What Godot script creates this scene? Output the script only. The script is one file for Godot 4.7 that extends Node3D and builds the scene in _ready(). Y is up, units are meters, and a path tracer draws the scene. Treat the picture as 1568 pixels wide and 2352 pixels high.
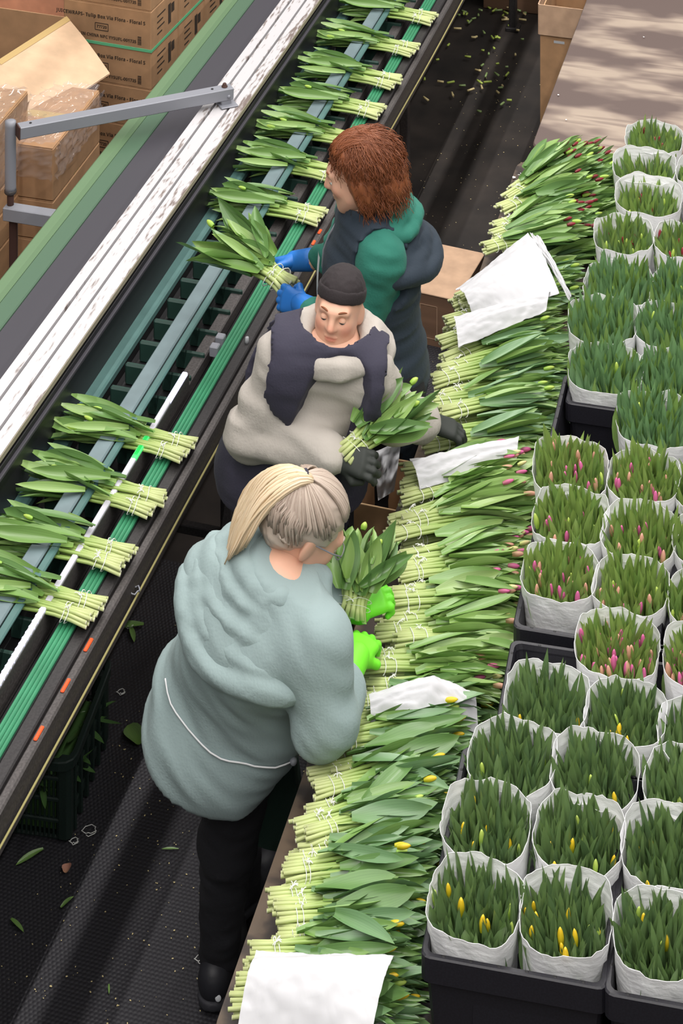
extends Node3D
# A tulip packing hall seen from a gallery: sorting conveyors on the left, workers in the aisle, tied tulips on a bench, wrapped bouquets in crates on the right.

const CAM_H := 5.1        # height of the camera over the floor
const LENS := 5000.0      # focal length in picture heights of 2352
const HORIZON := -2150.0  # the level lens is shifted down: the horizon lies this far above the frame
const UP := Vector3.UP

var rng := RandomNumberGenerator.new()
var names := {}
var M := {}
var T := {}

func _ready() -> void:
	rng.seed = 11
	build_camera_and_light()
	build_materials()
	build_hall()
	build_belt_conveyor()
	build_sorter()
	build_tables()
	build_crates()
	build_cartons()
	build_people()
	make_plant_shapes()
	build_table_bundles()
	build_held_bunches()
	build_bouquets()
	build_small_things()

func build_camera_and_light() -> void:
	var cam := Camera3D.new()
	cam.name = "camera"
	add_child(cam)
	cam.position = Vector3(0, CAM_H, 0)
	cam.projection = Camera3D.PROJECTION_FRUSTUM
	cam.near = 0.1
	cam.far = 60.0
	cam.size = 0.1 * 2352.0 / LENS
	cam.frustum_offset = Vector2(0, -0.1 * (1176.0 - HORIZON) / LENS)
	cam.current = true
	var env := Environment.new()
	env.background_mode = Environment.BG_COLOR
	env.background_color = Color(0.35, 0.38, 0.42)
	env.tonemap_mode = Environment.TONE_MAPPER_LINEAR
	env.tonemap_exposure = 0.92
	env.sdfgi_enabled = true
	env.ssao_enabled = true
	env.ssil_enabled = true
	var we := WorldEnvironment.new()
	we.name = "world"
	we.environment = env
	add_child(we)

# across, along, light energy of each row of line lamps (the aisle runs along LAMP_DIR)
const LAMP_ROWS := [[-6.6, 26.0], [-3.45, 32.0], [-1.436, 66.0], [0.7, 40.0], [3.4, 42.0]]
const AX := Vector3(0.9604, 0, 0.2787)    # across the conveyors, to the right
const AZ := Vector3(0.2787, 0, -0.9604)   # along the conveyors, away from the camera
func cv(b: float, y: float, a: float) -> Vector3:
	return AX * b + AZ * a + UP * y

func P(px: float, py: float, y: float) -> Vector3:
	var d := LENS * (CAM_H - y) / (py - HORIZON)
	return Vector3((px - 784.0) * d / LENS, y, -d)

# ---------- naming ----------
func numbered(called: String) -> String:
	var n: int = names.get(called, -1) + 1
	names[called] = n
	return called if n == 0 else "%s_%03d" % [called, n]

func tag(o: Node, label := "", category := "", group := "", kind := "") -> Node:
	if label: o.set_meta("label", label)
	if category: o.set_meta("category", category)
	if group: o.set_meta("group", group)
	if kind: o.set_meta("kind", kind)
	return o

func thing(called: String, label: String, category: String, at := Vector3.ZERO, group := "") -> Node3D:
	var o := Node3D.new()
	o.name = numbered(called)
	add_child(o)
	o.position = at
	tag(o, label, category, group)
	return o

func part(called: String, mesh: Mesh, mat: Material, parent: Node = null, xf := Transform3D()) -> MeshInstance3D:
	var o := MeshInstance3D.new()
	o.name = called if parent else numbered(called)
	o.mesh = mesh
	o.material_override = mat
	o.transform = xf
	if parent: parent.add_child(o, true)
	else: add_child(o, true)
	return o

func structure(called: String, mesh: Mesh, mat: Material) -> MeshInstance3D:
	var o := part(called, mesh, mat)
	o.set_meta("kind", "structure")
	return o

func copy(src: Node3D, called: String, label: String, at: Transform3D, group := "") -> Node3D:
	var o: Node3D = src.duplicate()
	o.name = numbered(called)
	add_child(o)
	o.transform = at
	tag(o, label, "", group)
	return o

# ---------- mesh building ----------
class Shape:
	var st := SurfaceTool.new()
	var group := 0
	var empty := true
	func _init() -> void:
		st.begin(Mesh.PRIMITIVE_TRIANGLES)
	func piece(v: PackedVector3Array, uv: PackedVector2Array, tri: PackedInt32Array, smooth: bool, closed: bool, col := Color.WHITE, cols := PackedColorArray()) -> void:
		var flip := false
		if closed:
			var mid := Vector3.ZERO
			for p in v: mid += p
			mid /= v.size()
			var vol := 0.0
			for i in range(0, tri.size(), 3):
				vol += (v[tri[i]] - mid).dot((v[tri[i + 1]] - mid).cross(v[tri[i + 2]] - mid))
			flip = vol > 0.0
		group += 1
		st.set_smooth_group(group if smooth else -1)
		var many := cols.size() > 0
		st.set_color(col)
		empty = false
		for i in range(0, tri.size(), 3):
			for k in 3:
				var j: int = tri[i + (2 - k if flip else k)]
				if many: st.set_color(cols[j])
				st.set_uv(uv[j] if uv.size() else Vector2(v[j].x + v[j].y * 0.3, v[j].z + v[j].y * 0.7))
				st.add_vertex(v[j])
	func done() -> ArrayMesh:
		st.generate_normals()
		return st.commit()
	# a box with chamfered edges
	func box(c: Vector3, s: Vector3, bas := Basis(), bev := 0.003, col := Color.WHITE) -> Shape:
		var h := s * 0.5
		bev = minf(bev, minf(h.x, minf(h.y, h.z)) * 0.8)
		var v := PackedVector3Array()
		var ids := {}
		for sx in [-1, 1]:
			for sy in [-1, 1]:
				for sz in [-1, 1]:
					var q := Vector3(sx * h.x, sy * h.y, sz * h.z)
					for ax in 3:
						var p := q
						for k in 3:
							if k != ax: p[k] -= signf(q[k]) * bev
						ids[[sx, sy, sz, ax]] = v.size()
						v.append(c + bas * p)
		var t := PackedInt32Array()
		var quad := func(a, b, cc, d):
			t.append_array([a, b, cc, a, cc, d])
		for ax in 3:
			var b1 := (ax + 1) % 3
			var b2 := (ax + 2) % 3
			for s1 in [-1, 1]:
				var r := []
				for pr in [[-1, -1], [1, -1], [1, 1], [-1, 1]]:
					var k := [0, 0, 0, ax]
					k[ax] = s1; k[b1] = pr[0]; k[b2] = pr[1]
					r.append(ids[k])
				if s1 > 0: quad.call(r[0], r[1], r[2], r[3])
				else: quad.call(r[0], r[3], r[2], r[1])
			for s1 in [-1, 1]:
				for s2 in [-1, 1]:
					var r := []
					for pr in [[-1, b1], [1, b1], [1, b2], [-1, b2]]:
						var k := [0, 0, 0, pr[1]]
						k[ax] = pr[0]; k[b1] = s1; k[b2] = s2
						r.append(ids[k])
					if s1 * s2 > 0: quad.call(r[0], r[1], r[2], r[3])
					else: quad.call(r[0], r[3], r[2], r[1])
		for sx in [-1, 1]:
			for sy in [-1, 1]:
				for sz in [-1, 1]:
					var a: int = ids[[sx, sy, sz, 0]]
					var b: int = ids[[sx, sy, sz, 1]]
					var d: int = ids[[sx, sy, sz, 2]]
					if sx * sy * sz > 0: t.append_array([a, b, d])
					else: t.append_array([a, d, b])
		piece(v, PackedVector2Array(), t, false, true, col)
		return self
	# a beam from p to q
	func beam(p: Vector3, q: Vector3, w: float, h: float, bev := 0.003, up := Vector3.UP) -> Shape:
		var z := (q - p).normalized()
		var x := up.cross(z).normalized()
		return box((p + q) * 0.5, Vector3(w, h, p.distance_to(q)), Basis(x, z.cross(x), z), bev)
	func tube(pts: PackedVector3Array, radii: PackedFloat32Array, sides := 8, col := Color.WHITE, ring_cols := PackedColorArray(), flat := 1.0) -> Shape:
		var v := PackedVector3Array()
		var uv := PackedVector2Array()
		var cs := PackedColorArray()
		var t := PackedInt32Array()
		var n := pts.size()
		var ref := Vector3.ZERO
		for i in n:
			var d := (pts[mini(i + 1, n - 1)] - pts[maxi(i - 1, 0)]).normalized()
			if i == 0:
				ref = d.cross(Vector3.UP if absf(d.y) < 0.9 else Vector3.RIGHT).normalized()
			ref = (ref - d * ref.dot(d)).normalized()
			var w := d.cross(ref)
			for k in sides:
				var a := TAU * k / sides
				v.append(pts[i] + (ref * cos(a) + w * sin(a) * flat) * radii[mini(i, radii.size() - 1)])
				uv.append(Vector2(float(k) / sides, float(i) / n))
				cs.append(ring_cols[i] if ring_cols.size() else col)
		for i in n - 1:
			for k in sides:
				var a := i * sides + k
				var b := i * sides + (k + 1) % sides
				t.append_array([a, b, b + sides, a, b + sides, a + sides])
		for e in [0, n - 1]:
			var o: int = e * sides
			for k in range(1, sides - 1):
				if e == 0: t.append_array([o, o + k + 1, o + k])
				else: t.append_array([o, o + k, o + k + 1])
		piece(v, uv, t, sides > 4, true, col, cs)
		return self
	func lathe(prof: PackedVector2Array, sides: int, xf := Transform3D(), col := Color.WHITE, cols := PackedColorArray()) -> Shape:
		var v := PackedVector3Array()
		var uv := PackedVector2Array()
		var cs := PackedColorArray()
		var t := PackedInt32Array()
		for i in prof.size():
			for k in sides:
				var a := TAU * k / sides
				v.append(xf * Vector3(prof[i].x * cos(a), prof[i].y, prof[i].x * sin(a)))
				uv.append(Vector2(float(k) / sides, float(i) / prof.size()))
				cs.append(cols[i] if cols.size() else col)
		for i in prof.size() - 1:
			for k in sides:
				var a := i * sides + k
				var b := i * sides + (k + 1) % sides
				t.append_array([a, b, b + sides, a, b + sides, a + sides])
		piece(v, uv, t, true, true, col, cs)
		return self
	# a surface over u, v in 0..1
	func sheet(nu: int, nv: int, f: Callable, uvs := Vector2.ONE, closed := false, wrap := false, cf = null) -> Shape:
		var v := PackedVector3Array()
		var uv := PackedVector2Array()
		var cs := PackedColorArray()
		var t := PackedInt32Array()
		for j in nv + 1:
			for i in nu + (0 if wrap else 1):
				var a := float(i) / nu
				var b := float(j) / nv
				v.append(f.call(a, b))
				uv.append(Vector2(a, b) * uvs)
				if cf != null: cs.append(cf.call(a, b))
		var w := nu if wrap else nu + 1
		for j in nv:
			for i in nu:
				var a := j * w + i
				var b := j * w + (i + 1) % w
				t.append_array([a, b, b + w, a, b + w, a + w])
		piece(v, uv, t, true, closed, Color.WHITE, cs)
		return self
	# a flat polygon (points on the ground plane) with thickness, its rim chamfered
	func slab(poly: PackedVector2Array, y0: float, y1: float, bev := 0.004) -> Shape:
		var n := poly.size()
		var mid := Vector2.ZERO
		for p in poly: mid += p
		mid /= n
		var v := PackedVector3Array()
		var uv := PackedVector2Array()
		var rings := [[y0, 1.0], [y1 - bev, 1.0], [y1, 0.0]]
		for r in rings:
			for p in poly:
				var q: Vector2 = p if r[1] > 0.5 else p - (p - mid).normalized() * bev
				v.append(Vector3(q.x, r[0], q.y))
				uv.append(q)
		var t := PackedInt32Array()
		for j in 2:
			for i in n:
				var a := j * n + i
				var b := j * n + (i + 1) % n
				t.append_array([a, b, b + n, a, b + n, a + n])
		var cap := Geometry2D.triangulate_polygon(poly)
		var ccw := Geometry2D.is_polygon_clockwise(poly)
		for i in range(0, cap.size(), 3):
			var c := [cap[i], cap[i + 1], cap[i + 2]]
			var pa := poly[c[0]]
			var turn := (poly[c[1]] - pa).cross(poly[c[2]] - pa) < 0.0
			if turn == ccw: c.reverse()
			t.append_array([2 * n + c[0], 2 * n + c[1], 2 * n + c[2], c[2], c[1], c[0]])
		piece(v, uv, t, false, true)
		return self

func box_mesh(s: Vector3, bev := 0.003) -> ArrayMesh:
	return Shape.new().box(Vector3.ZERO, s, Basis(), bev).done()

func yaw(a: float) -> Basis:
	return Basis(UP, a)

func rounded_rect(w: float, d: float, r: float, seg := 5) -> PackedVector2Array:
	var out := PackedVector2Array()
	for c in [[1, 1, 0.0], [-1, 1, 0.25], [-1, -1, 0.5], [1, -1, 0.75]]:
		for k in seg + 1:
			var a: float = TAU * (c[2] + 0.25 * k / seg)
			out.append(Vector2(c[0] * (w * 0.5 - r) + r * cos(a), c[1] * (d * 0.5 - r) + r * sin(a)))
	return out

# ---------- materials ----------
func noise_tex(freq: float, lo: Color, hi: Color, size := 256, kind := FastNoiseLite.TYPE_SIMPLEX_SMOOTH, octaves := 4, sd := 1) -> NoiseTexture2D:
	var n := FastNoiseLite.new()
	n.seed = sd
	n.noise_type = kind
	n.frequency = freq
	n.fractal_octaves = octaves
	var t := NoiseTexture2D.new()
	t.width = size
	t.height = size
	t.seamless = true
	t.noise = n
	var g := Gradient.new()
	g.set_color(0, lo)
	g.set_color(1, hi)
	t.color_ramp = g
	return t

func mat(called: String, col: Color, rough := 0.6, o := {}) -> StandardMaterial3D:
	var m := StandardMaterial3D.new()
	m.resource_name = called
	m.albedo_color = col
	m.roughness = rough
	m.metallic = o.get("metal", 0.0)
	m.metallic_specular = o.get("spec", 0.5)
	m.cull_mode = BaseMaterial3D.CULL_DISABLED
	if o.has("tex"):
		m.albedo_texture = o.tex
		if o.get("tri", true):
			m.uv1_triplanar = true
			m.uv1_world_triplanar = o.get("world", false)
		m.uv1_scale = o.get("scale", Vector3.ONE)
	if o.has("bump"):
		m.heightmap_enabled = true
		m.heightmap_texture = o.bump
		m.heightmap_scale = o.get("bump_cm", 0.1)
		if not o.has("tex") and o.get("tri", true):
			m.uv1_triplanar = true
		m.uv1_scale = o.get("scale", Vector3.ONE)
	if o.has("back"):
		m.backlight_enabled = true
		m.backlight = o.back
	if o.get("vc", false):
		m.vertex_color_use_as_albedo = true
	if o.has("rim"):
		m.rim_enabled = true
		m.rim = o.rim
	if o.has("sss"):
		m.subsurf_scatter_enabled = true
		m.subsurf_scatter_strength = o.sss
	if o.has("alpha"):
		m.transparency = BaseMaterial3D.TRANSPARENCY_ALPHA
		m.albedo_color.a = o.alpha
	if o.has("emit"):
		m.emission_enabled = true
		m.emission = o.emit
		m.emission_energy_multiplier = o.get("power", 1.0)
	M[called] = m
	return m

func c8(r: int, g: int, b: int) -> Color:
	return Color8(r, g, b)

func lin(r: int, g: int, b: int) -> Color:
	return Color8(r, g, b).srgb_to_linear()

func wood_image(w: int, h: int, base: Color, dark: Color, pale: Color, sd: int, worn: bool) -> ImageTexture:
	var grain := FastNoiseLite.new()
	grain.seed = sd
	grain.frequency = 0.02
	grain.fractal_octaves = 4
	var blot := FastNoiseLite.new()
	blot.seed = sd + 5
	blot.frequency = 0.006
	blot.fractal_octaves = 4
	var im := Image.create(w, h, false, Image.FORMAT_RGB8)
	for y in h:
		for x in w:
			var g := grain.get_noise_2d(x * 0.35, y * 3.0)
			var b := blot.get_noise_2d(x, y * 1.6) + (0.0 if worn else 0.42 * clampf(1.0 - x / 150.0, 0, 1) - 0.06)
			var c := base.lerp(dark, clampf(b * 2.4 + 0.15, 0, 1))
			c = c.lerp(pale, clampf(-b * 1.7 - 0.12 + g * 0.25, 0, 0.8))
			c = c.lerp(dark, clampf(g * 0.9, 0, 0.5))
			if worn:
				var e := float(mini(x, w - 1 - x)) / 7.0 + grain.get_noise_2d(x * 2.0, y * 2.0) * 1.3 + blot.get_noise_2d(x * 3.0, y * 3.0) * 1.5
				c = c.lerp(pale, clampf(1.0 - e, 0, 0.75))
			im.set_pixel(x, y, c)
	return ImageTexture.create_from_image(im)

func build_materials() -> void:
	var grain := noise_tex(0.02, Color(0.88, 0.88, 0.88), Color(1, 1, 1), 256)
	var fine := noise_tex(0.11, Color(0.72, 0.72, 0.72), Color(1, 1, 1), 256, FastNoiseLite.TYPE_SIMPLEX, 3, 3)
	var soft := noise_tex(0.012, Color(0, 0, 0), Color(1, 1, 1), 256, FastNoiseLite.TYPE_SIMPLEX_SMOOTH, 5, 7)
	var crease := noise_tex(0.018, Color(0, 0, 0), Color(1, 1, 1), 256, FastNoiseLite.TYPE_CELLULAR, 2, 9)
	T.grain = grain
	T.soft = soft
	# a rubber mat of small studs
	var studs := Image.create(64, 64, false, Image.FORMAT_RGB8)
	for y in 64:
		for x in 64:
			var best := 9.0
			for q in [[0, 0], [32, 0], [64, 0], [16, 32], [48, 32], [-16, 32], [80, 32], [0, 64], [32, 64], [64, 64]]:
				best = minf(best, Vector2(x - q[0], (y - q[1])).length() / 13.0)
			var v := clampf(1.25 - best, 0.0, 1.0)
			studs.set_pixel(x, y, Color(v, v, v))
	T.studs = ImageTexture.create_from_image(studs)
	mat("floor", c8(58, 52, 49), 0.75, {"tex": noise_tex(0.01, Color(0.45, 0.42, 0.4), Color(1, 0.97, 0.93), 512, FastNoiseLite.TYPE_SIMPLEX_SMOOTH, 6, 21), "world": true, "scale": Vector3(0.6, 0.6, 0.6)})
	mat("rubber", c8(40, 39, 44), 0.62, {"tex": noise_tex(0.02, Color(0.75, 0.75, 0.75), Color(1, 1, 1), 256, FastNoiseLite.TYPE_SIMPLEX, 5, 31), "scale": Vector3(40, 40, 40), "bump": T.studs, "bump_cm": 0.16})
	M.rubber.albedo_texture = null
	mat("wall", c8(190, 192, 190), 0.9, {"tex": grain, "world": true})
	mat("ceiling", c8(225, 226, 226), 0.9)
	mat("steel", c8(140, 142, 150), 0.48, {"metal": 0.1})
	mat("dark_steel", c8(62, 59, 60), 0.5, {"metal": 0.3, "tex": fine, "scale": Vector3(3, 3, 3)})
	mat("grimy_steel", c8(96, 91, 90), 0.55, {"metal": 0.3, "tex": fine, "scale": Vector3(3, 3, 3)})
	mat("black_panel", c8(28, 27, 31), 0.45)
	mat("black_trough", c8(24, 24, 26), 0.6)
	mat("rust", c8(70, 45, 38), 0.8)
	mat("green_belt", c8(58, 140, 100), 0.5, {"tex": grain, "scale": Vector3(1.5, 1.5, 1.5)})
	mat("belt_edge", c8(98, 126, 92), 0.55)
	mat("belt_edge_inner", c8(76, 104, 82), 0.55)
	mat("belt_grey", c8(62, 60, 67), 0.6)
	mat("teal_belt", c8(84, 120, 116), 0.45, {"tex": grain, "scale": Vector3(1.5, 1.5, 1.5)})
	mat("grey_teal", c8(116, 134, 138), 0.45, {"tex": grain, "scale": Vector3(1.5, 1.5, 1.5)})
	mat("holder", c8(34, 62, 54), 0.5)
	mat("led_white", c8(235, 235, 250), 0.4, {"emit": Color(0.86, 0.86, 1.0), "power": 1.4})
	mat("led_green", c8(120, 235, 160), 0.4, {"emit": Color(0.25, 0.9, 0.45), "power": 1.0})
	mat("led_off", c8(206, 204, 214), 0.4)
	mat("orange", c8(235, 88, 36), 0.5)
	mat("rope", c8(150, 142, 92), 0.9)
	# white painted planks with dirt
	var dirt := Image.create(96, 2048, false, Image.FORMAT_RGB8)
	var dn := FastNoiseLite.new()
	dn.seed = 4
	dn.frequency = 0.05
	dn.fractal_octaves = 4
	var dl := FastNoiseLite.new()
	dl.seed = 8
	dl.frequency = 0.012
	for y in 2048:
		for x in 96:
			var u := x / 96.0
			var far := clampf((1330.0 - y) / 420.0, 0.0, 1.0)
			var k := dn.get_noise_2d(x * 2.2, y * 1.3) * 0.9 + dl.get_noise_2d(x * 3.0, y) * 0.7
			k += far * (0.12 + 0.55 * smoothstep(0.62, 1.0, u) + 0.12 * float(u < 0.24)) - 0.42 + 0.1 * smoothstep(0.8, 1.0, u)
			dirt.set_pixel(x, y, Color(0.95, 0.945, 0.94).lerp(Color(0.5, 0.43, 0.39), clampf(k * 1.9, 0, 0.8)))
	T.dirt = ImageTexture.create_from_image(dirt)
	mat("white_plank", c8(226, 226, 229), 0.35, {"tex": grain, "scale": Vector3(1, 1, 1)})
	mat("dirty_plank", c8(208, 207, 210), 0.45, {"tex": T.dirt, "tri": false})
	mat("plank_edge", c8(150, 142, 122), 0.7)
	# wood
	mat("bench_wood", Color.WHITE, 0.6, {"tex": wood_image(256, 1024, c8(50, 40, 35), c8(32, 26, 24), c8(104, 88, 72), 3, true), "tri": false})
	mat("far_wood", Color.WHITE, 0.55, {"tex": wood_image(512, 512, c8(162, 146, 131), c8(94, 79, 74), c8(184, 168, 150), 6, false), "tri": false})
	mat("wood_edge", c8(70, 58, 50), 0.8, {"tex": fine, "scale": Vector3(3, 3, 3)})
	# cardboard
	mat("card", c8(190, 148, 108), 0.85, {"tex": grain, "scale": Vector3(2, 2, 2)})
	mat("card_light", c8(222, 188, 154), 0.85, {"tex": grain, "scale": Vector3(2, 2, 2)})
	mat("card_pink", c8(216, 160, 128), 0.85, {"tex": grain, "scale": Vector3(2, 2, 2)})
	mat("card_pale", c8(208, 172, 142), 0.85, {"tex": grain, "scale": Vector3(2, 2, 2)})
	mat("card_cut", c8(206, 170, 130), 0.9)
	mat("card_dark", c8(184, 143, 105), 0.85, {"tex": grain, "scale": Vector3(2, 2, 2)})
	mat("card_brown", c8(136, 104, 82), 0.85, {"tex": noise_tex(0.05, Color(0.86, 0.86, 0.86), Color(1, 1, 1), 128, FastNoiseLite.TYPE_VALUE, 1, 2), "scale": Vector3(1, 8, 1)})
	mat("ink", c8(58, 46, 36), 0.9)
	mat("tape", c8(192, 164, 112), 0.25)
	mat("label_white", c8(190, 192, 196), 0.6)
	mat("strap", c8(104, 190, 140), 0.4)
	mat("film", Color(0.92, 0.93, 0.97), 0.06, {"alpha": 0.08, "spec": 0.9})
	# paper and plastic
	mat("paper", c8(200, 200, 203), 0.75, {"bump": crease, "bump_cm": 0.25, "scale": Vector3(2.2, 2.2, 2.2), "back": Color(0.4, 0.4, 0.4)})
	mat("tissue", c8(250, 250, 252), 0.7, {"bump": soft, "bump_cm": 0.3, "scale": Vector3(5, 9, 5), "back": Color(0.55, 0.55, 0.55)})
	mat("crate_black", c8(36, 35, 43), 0.45, {"tex": fine, "scale": Vector3(5, 5, 5)})
	mat("crate_green", c8(30, 48, 42), 0.5, {"tex": fine, "scale": Vector3(5, 5, 5)})
	mat("string", c8(236, 236, 232), 0.8)
	# plants
	var vein := Image.create(64, 8, false, Image.FORMAT_RGB8)
	for x in 64:
		for y in 8:
			var v := 0.955 + 0.045 * sin(x * TAU / 6.4) * (0.6 + 0.4 * sin(x * 0.7))
			vein.set_pixel(x, y, Color(v, v, v))
	T.vein = ImageTexture.create_from_image(vein)
	var leaf := func(col: Color, back: Color, called: String):
		mat(called, col, 0.3, {"tex": T.vein, "tri": false, "vc": true, "back": back})
	leaf.call(c8(101, 138, 79), Color(0.160, 0.256, 0.064), "leaf_dark")
	leaf.call(c8(85, 122, 68), Color(0.128, 0.208, 0.056), "leaf_deep")
	leaf.call(c8(122, 158, 88), Color(0.192, 0.288, 0.080), "leaf_mid")
	leaf.call(c8(140, 172, 98), Color(0.224, 0.320, 0.096), "leaf_fresh")
	leaf.call(c8(112, 148, 104), Color(0.160, 0.256, 0.096), "leaf_blue")
	leaf.call(c8(153, 179, 114), Color(0.224, 0.320, 0.112), "leaf_pale")
	leaf.call(c8(123, 152, 98), Color(0.150, 0.210, 0.080), "upright_dark")
	leaf.call(c8(106, 135, 90), Color(0.130, 0.190, 0.070), "upright_deep")
	leaf.call(c8(134, 166, 91), Color(0.170, 0.240, 0.075), "upright_mid")
	leaf.call(c8(150, 177, 98), Color(0.180, 0.250, 0.080), "upright_fresh")
	leaf.call(c8(126, 164, 116), Color(0.150, 0.230, 0.090), "upright_blue")
	mat("stem", Color.WHITE, 0.45, {"vc": true, "back": Color(0.2, 0.25, 0.08)})
	for b in [["bud_yellow", c8(228, 190, 36)], ["bud_pink", c8(206, 96, 150)], ["bud_blush", c8(206, 150, 130)], ["bud_red", c8(138, 34, 50)], ["bud_green", c8(178, 200, 92)], ["bud_cream", c8(224, 206, 150)]]:
		mat(b[0], b[1], 0.45, {"vc": true, "back": Color(0.2, 0.18, 0.1)})
	# people
	mat("skin", c8(222, 172, 146), 0.5, {"vc": true, "sss": 0.12})
	mat("hair_auburn", c8(136, 78, 45), 0.5, {"vc": true})
	mat("hair_blond", c8(228, 208, 178), 0.5, {"vc": true})
	mat("hair_ash", c8(190, 174, 160), 0.5, {"vc": true})
	var knit := noise_tex(0.2, Color(0, 0, 0), Color(1, 1, 1), 128, FastNoiseLite.TYPE_VALUE, 2, 5)
	var cloth := func(col: Color, rim: float, called: String):
		mat(called, col, 0.85, {"rim": rim, "bump": knit, "bump_cm": 0.08, "scale": Vector3(9, 9, 9)})
	cloth.call(c8(38, 112, 96), 0.3, "hoodie_green")
	cloth.call(c8(36, 48, 60), 0.2, "vest_navy")
	cloth.call(c8(50, 48, 64), 0.25, "vest_dark")
	cloth.call(c8(178, 171, 163), 0.25, "sweater")
	cloth.call(c8(142, 160, 160), 0.2, "jacket_mint")
	cloth.call(c8(19, 19, 25), 0.0, "trousers")
	cloth.call(c8(32, 34, 50), 0.05, "trousers_navy")
	cloth.call(c8(36, 62, 52), 0.1, "apron")
	cloth.call(c8(38, 31, 33), 0.15, "beanie")
	mat("shoe", c8(30, 30, 36), 0.55)
	mat("sole", c8(44, 44, 50), 0.7)
	mat("logo", c8(200, 202, 206), 0.6)
	mat("glove_blue", c8(40, 118, 204), 0.4)
	mat("glove_green", c8(120, 232, 50), 0.55)
	mat("glove_dark", c8(44, 48, 44), 0.7)
	mat("eye", c8(235, 232, 228), 0.2, {"vc": true})
	mat("cloth_white", c8(230, 230, 232), 0.8)

# ---------- hall ----------
func build_hall() -> void:
	structure("floor", Shape.new().box(Vector3(-1, -0.15, -10), Vector3(22, 0.3, 30), Basis(), 0.01).done(), M.floor)
	structure("ceiling", Shape.new().box(Vector3(-1, 7.55, -10), Vector3(22, 0.3, 30), Basis(), 0.01).done(), M.ceiling)
	structure("wall_left", Shape.new().box(Vector3(-12, 3.7, -10), Vector3(0.3, 7.4, 30), Basis(), 0.01).done(), M.wall)
	structure("wall_right", Shape.new().box(Vector3(10, 3.7, -10), Vector3(0.3, 7.4, 30), Basis(), 0.01).done(), M.wall)
	structure("wall_back", Shape.new().box(Vector3(-1, 3.7, -25), Vector3(22, 7.4, 0.3), Basis(), 0.01).done(), M.wall)
	structure("wall_front", Shape.new().box(Vector3(-1, 3.7, 5), Vector3(22, 7.4, 0.3), Basis(), 0.01).done(), M.wall)
	var turn := Basis(AX, UP, -AZ)
	for i in LAMP_ROWS.size():
		var r: Array = LAMP_ROWS[i]
		var thin: bool = i == 2
		var wide := 0.035 if thin else 0.1
		var at := cv(r[0], 6.6, 6.2)
		var o := thing("line_lamp", "long line lamp under the ceiling, " + ["nearest the left wall", "over the belt conveyor", "thinnest, over the aisle", "over the crates", "nearest the right wall"][i], "lamp", at, "line lamps under the ceiling")
		o.basis = turn
		part("housing", Shape.new().box(Vector3(0, 0.045, 0), Vector3(wide + 0.02, 0.06, 18.4), Basis(), 0.006).done(), M.steel, o)
		part("lamp_tube", Shape.new().box(Vector3(0, 0.005, 0), Vector3(wide, 0.02, 18.3), Basis(), 0.006).done(), M.led_white, o)
		for e in [-6.0, 0.0, 6.0]:
			part("hanger", Shape.new().box(Vector3(0, 0.45, e), Vector3(0.01, 0.78, 0.01)).done(), M.steel, o)
		var l := AreaLight3D.new()
		l.name = "lamp_light"
		l.area_size = Vector2(wide, 18.2)
		l.light_energy = r[1]
		l.light_color = Color(1.0, 0.985, 0.97)
		l.shadow_enabled = true
		l.area_range = 40.0
		o.add_child(l)
		l.position = Vector3(0, -0.012, 0)
		l.rotation = Vector3(-PI / 2, 0, 0)
	# a conduit hung under the lamp over the aisle: its shadow is the dark band on the floor
	var c := Shape.new()
	c.tube([cv(-1.857, 3.3, 4.0), cv(-1.857, 3.3, 15.0)], [0.029], 12)
	for a in [4.2, 9.0, 13.5]:
		c.box(cv(-1.857, 5.34, a), Vector3(0.008, 4.08, 0.008))
	tag(part("conduit", c.done(), M.steel), "thin grey conduit hung over the aisle below the lamps", "pipe")
	# rubber mats along the aisle
	var mats := [[-2.62, -1.55, 3.6, 6.95, "black studded rubber mat on the aisle floor, nearest to the camera"], [-2.22, -1.5, 6.99, 9.1, "black rubber mat in the aisle beside the brown carton"]]
	for q in mats:
		var o := thing("rubber_mat", q[4], "mat", cv((q[0] + q[1]) * 0.5, 0, (q[2] + q[3]) * 0.5))
		o.basis = turn
		part("mat_sheet", box_mesh(Vector3(q[1] - q[0] + 0.3, 0.012, q[3] - q[2]), 0.004), M.rubber, o, Transform3D(Basis(), Vector3(0, 0.006, 0)))

# ---------- conveyors ----------
func frame_at(b: float, a: float) -> Transform3D:
	return Transform3D(Basis(AX, UP, -AZ), cv(b, 0, a))

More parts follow.
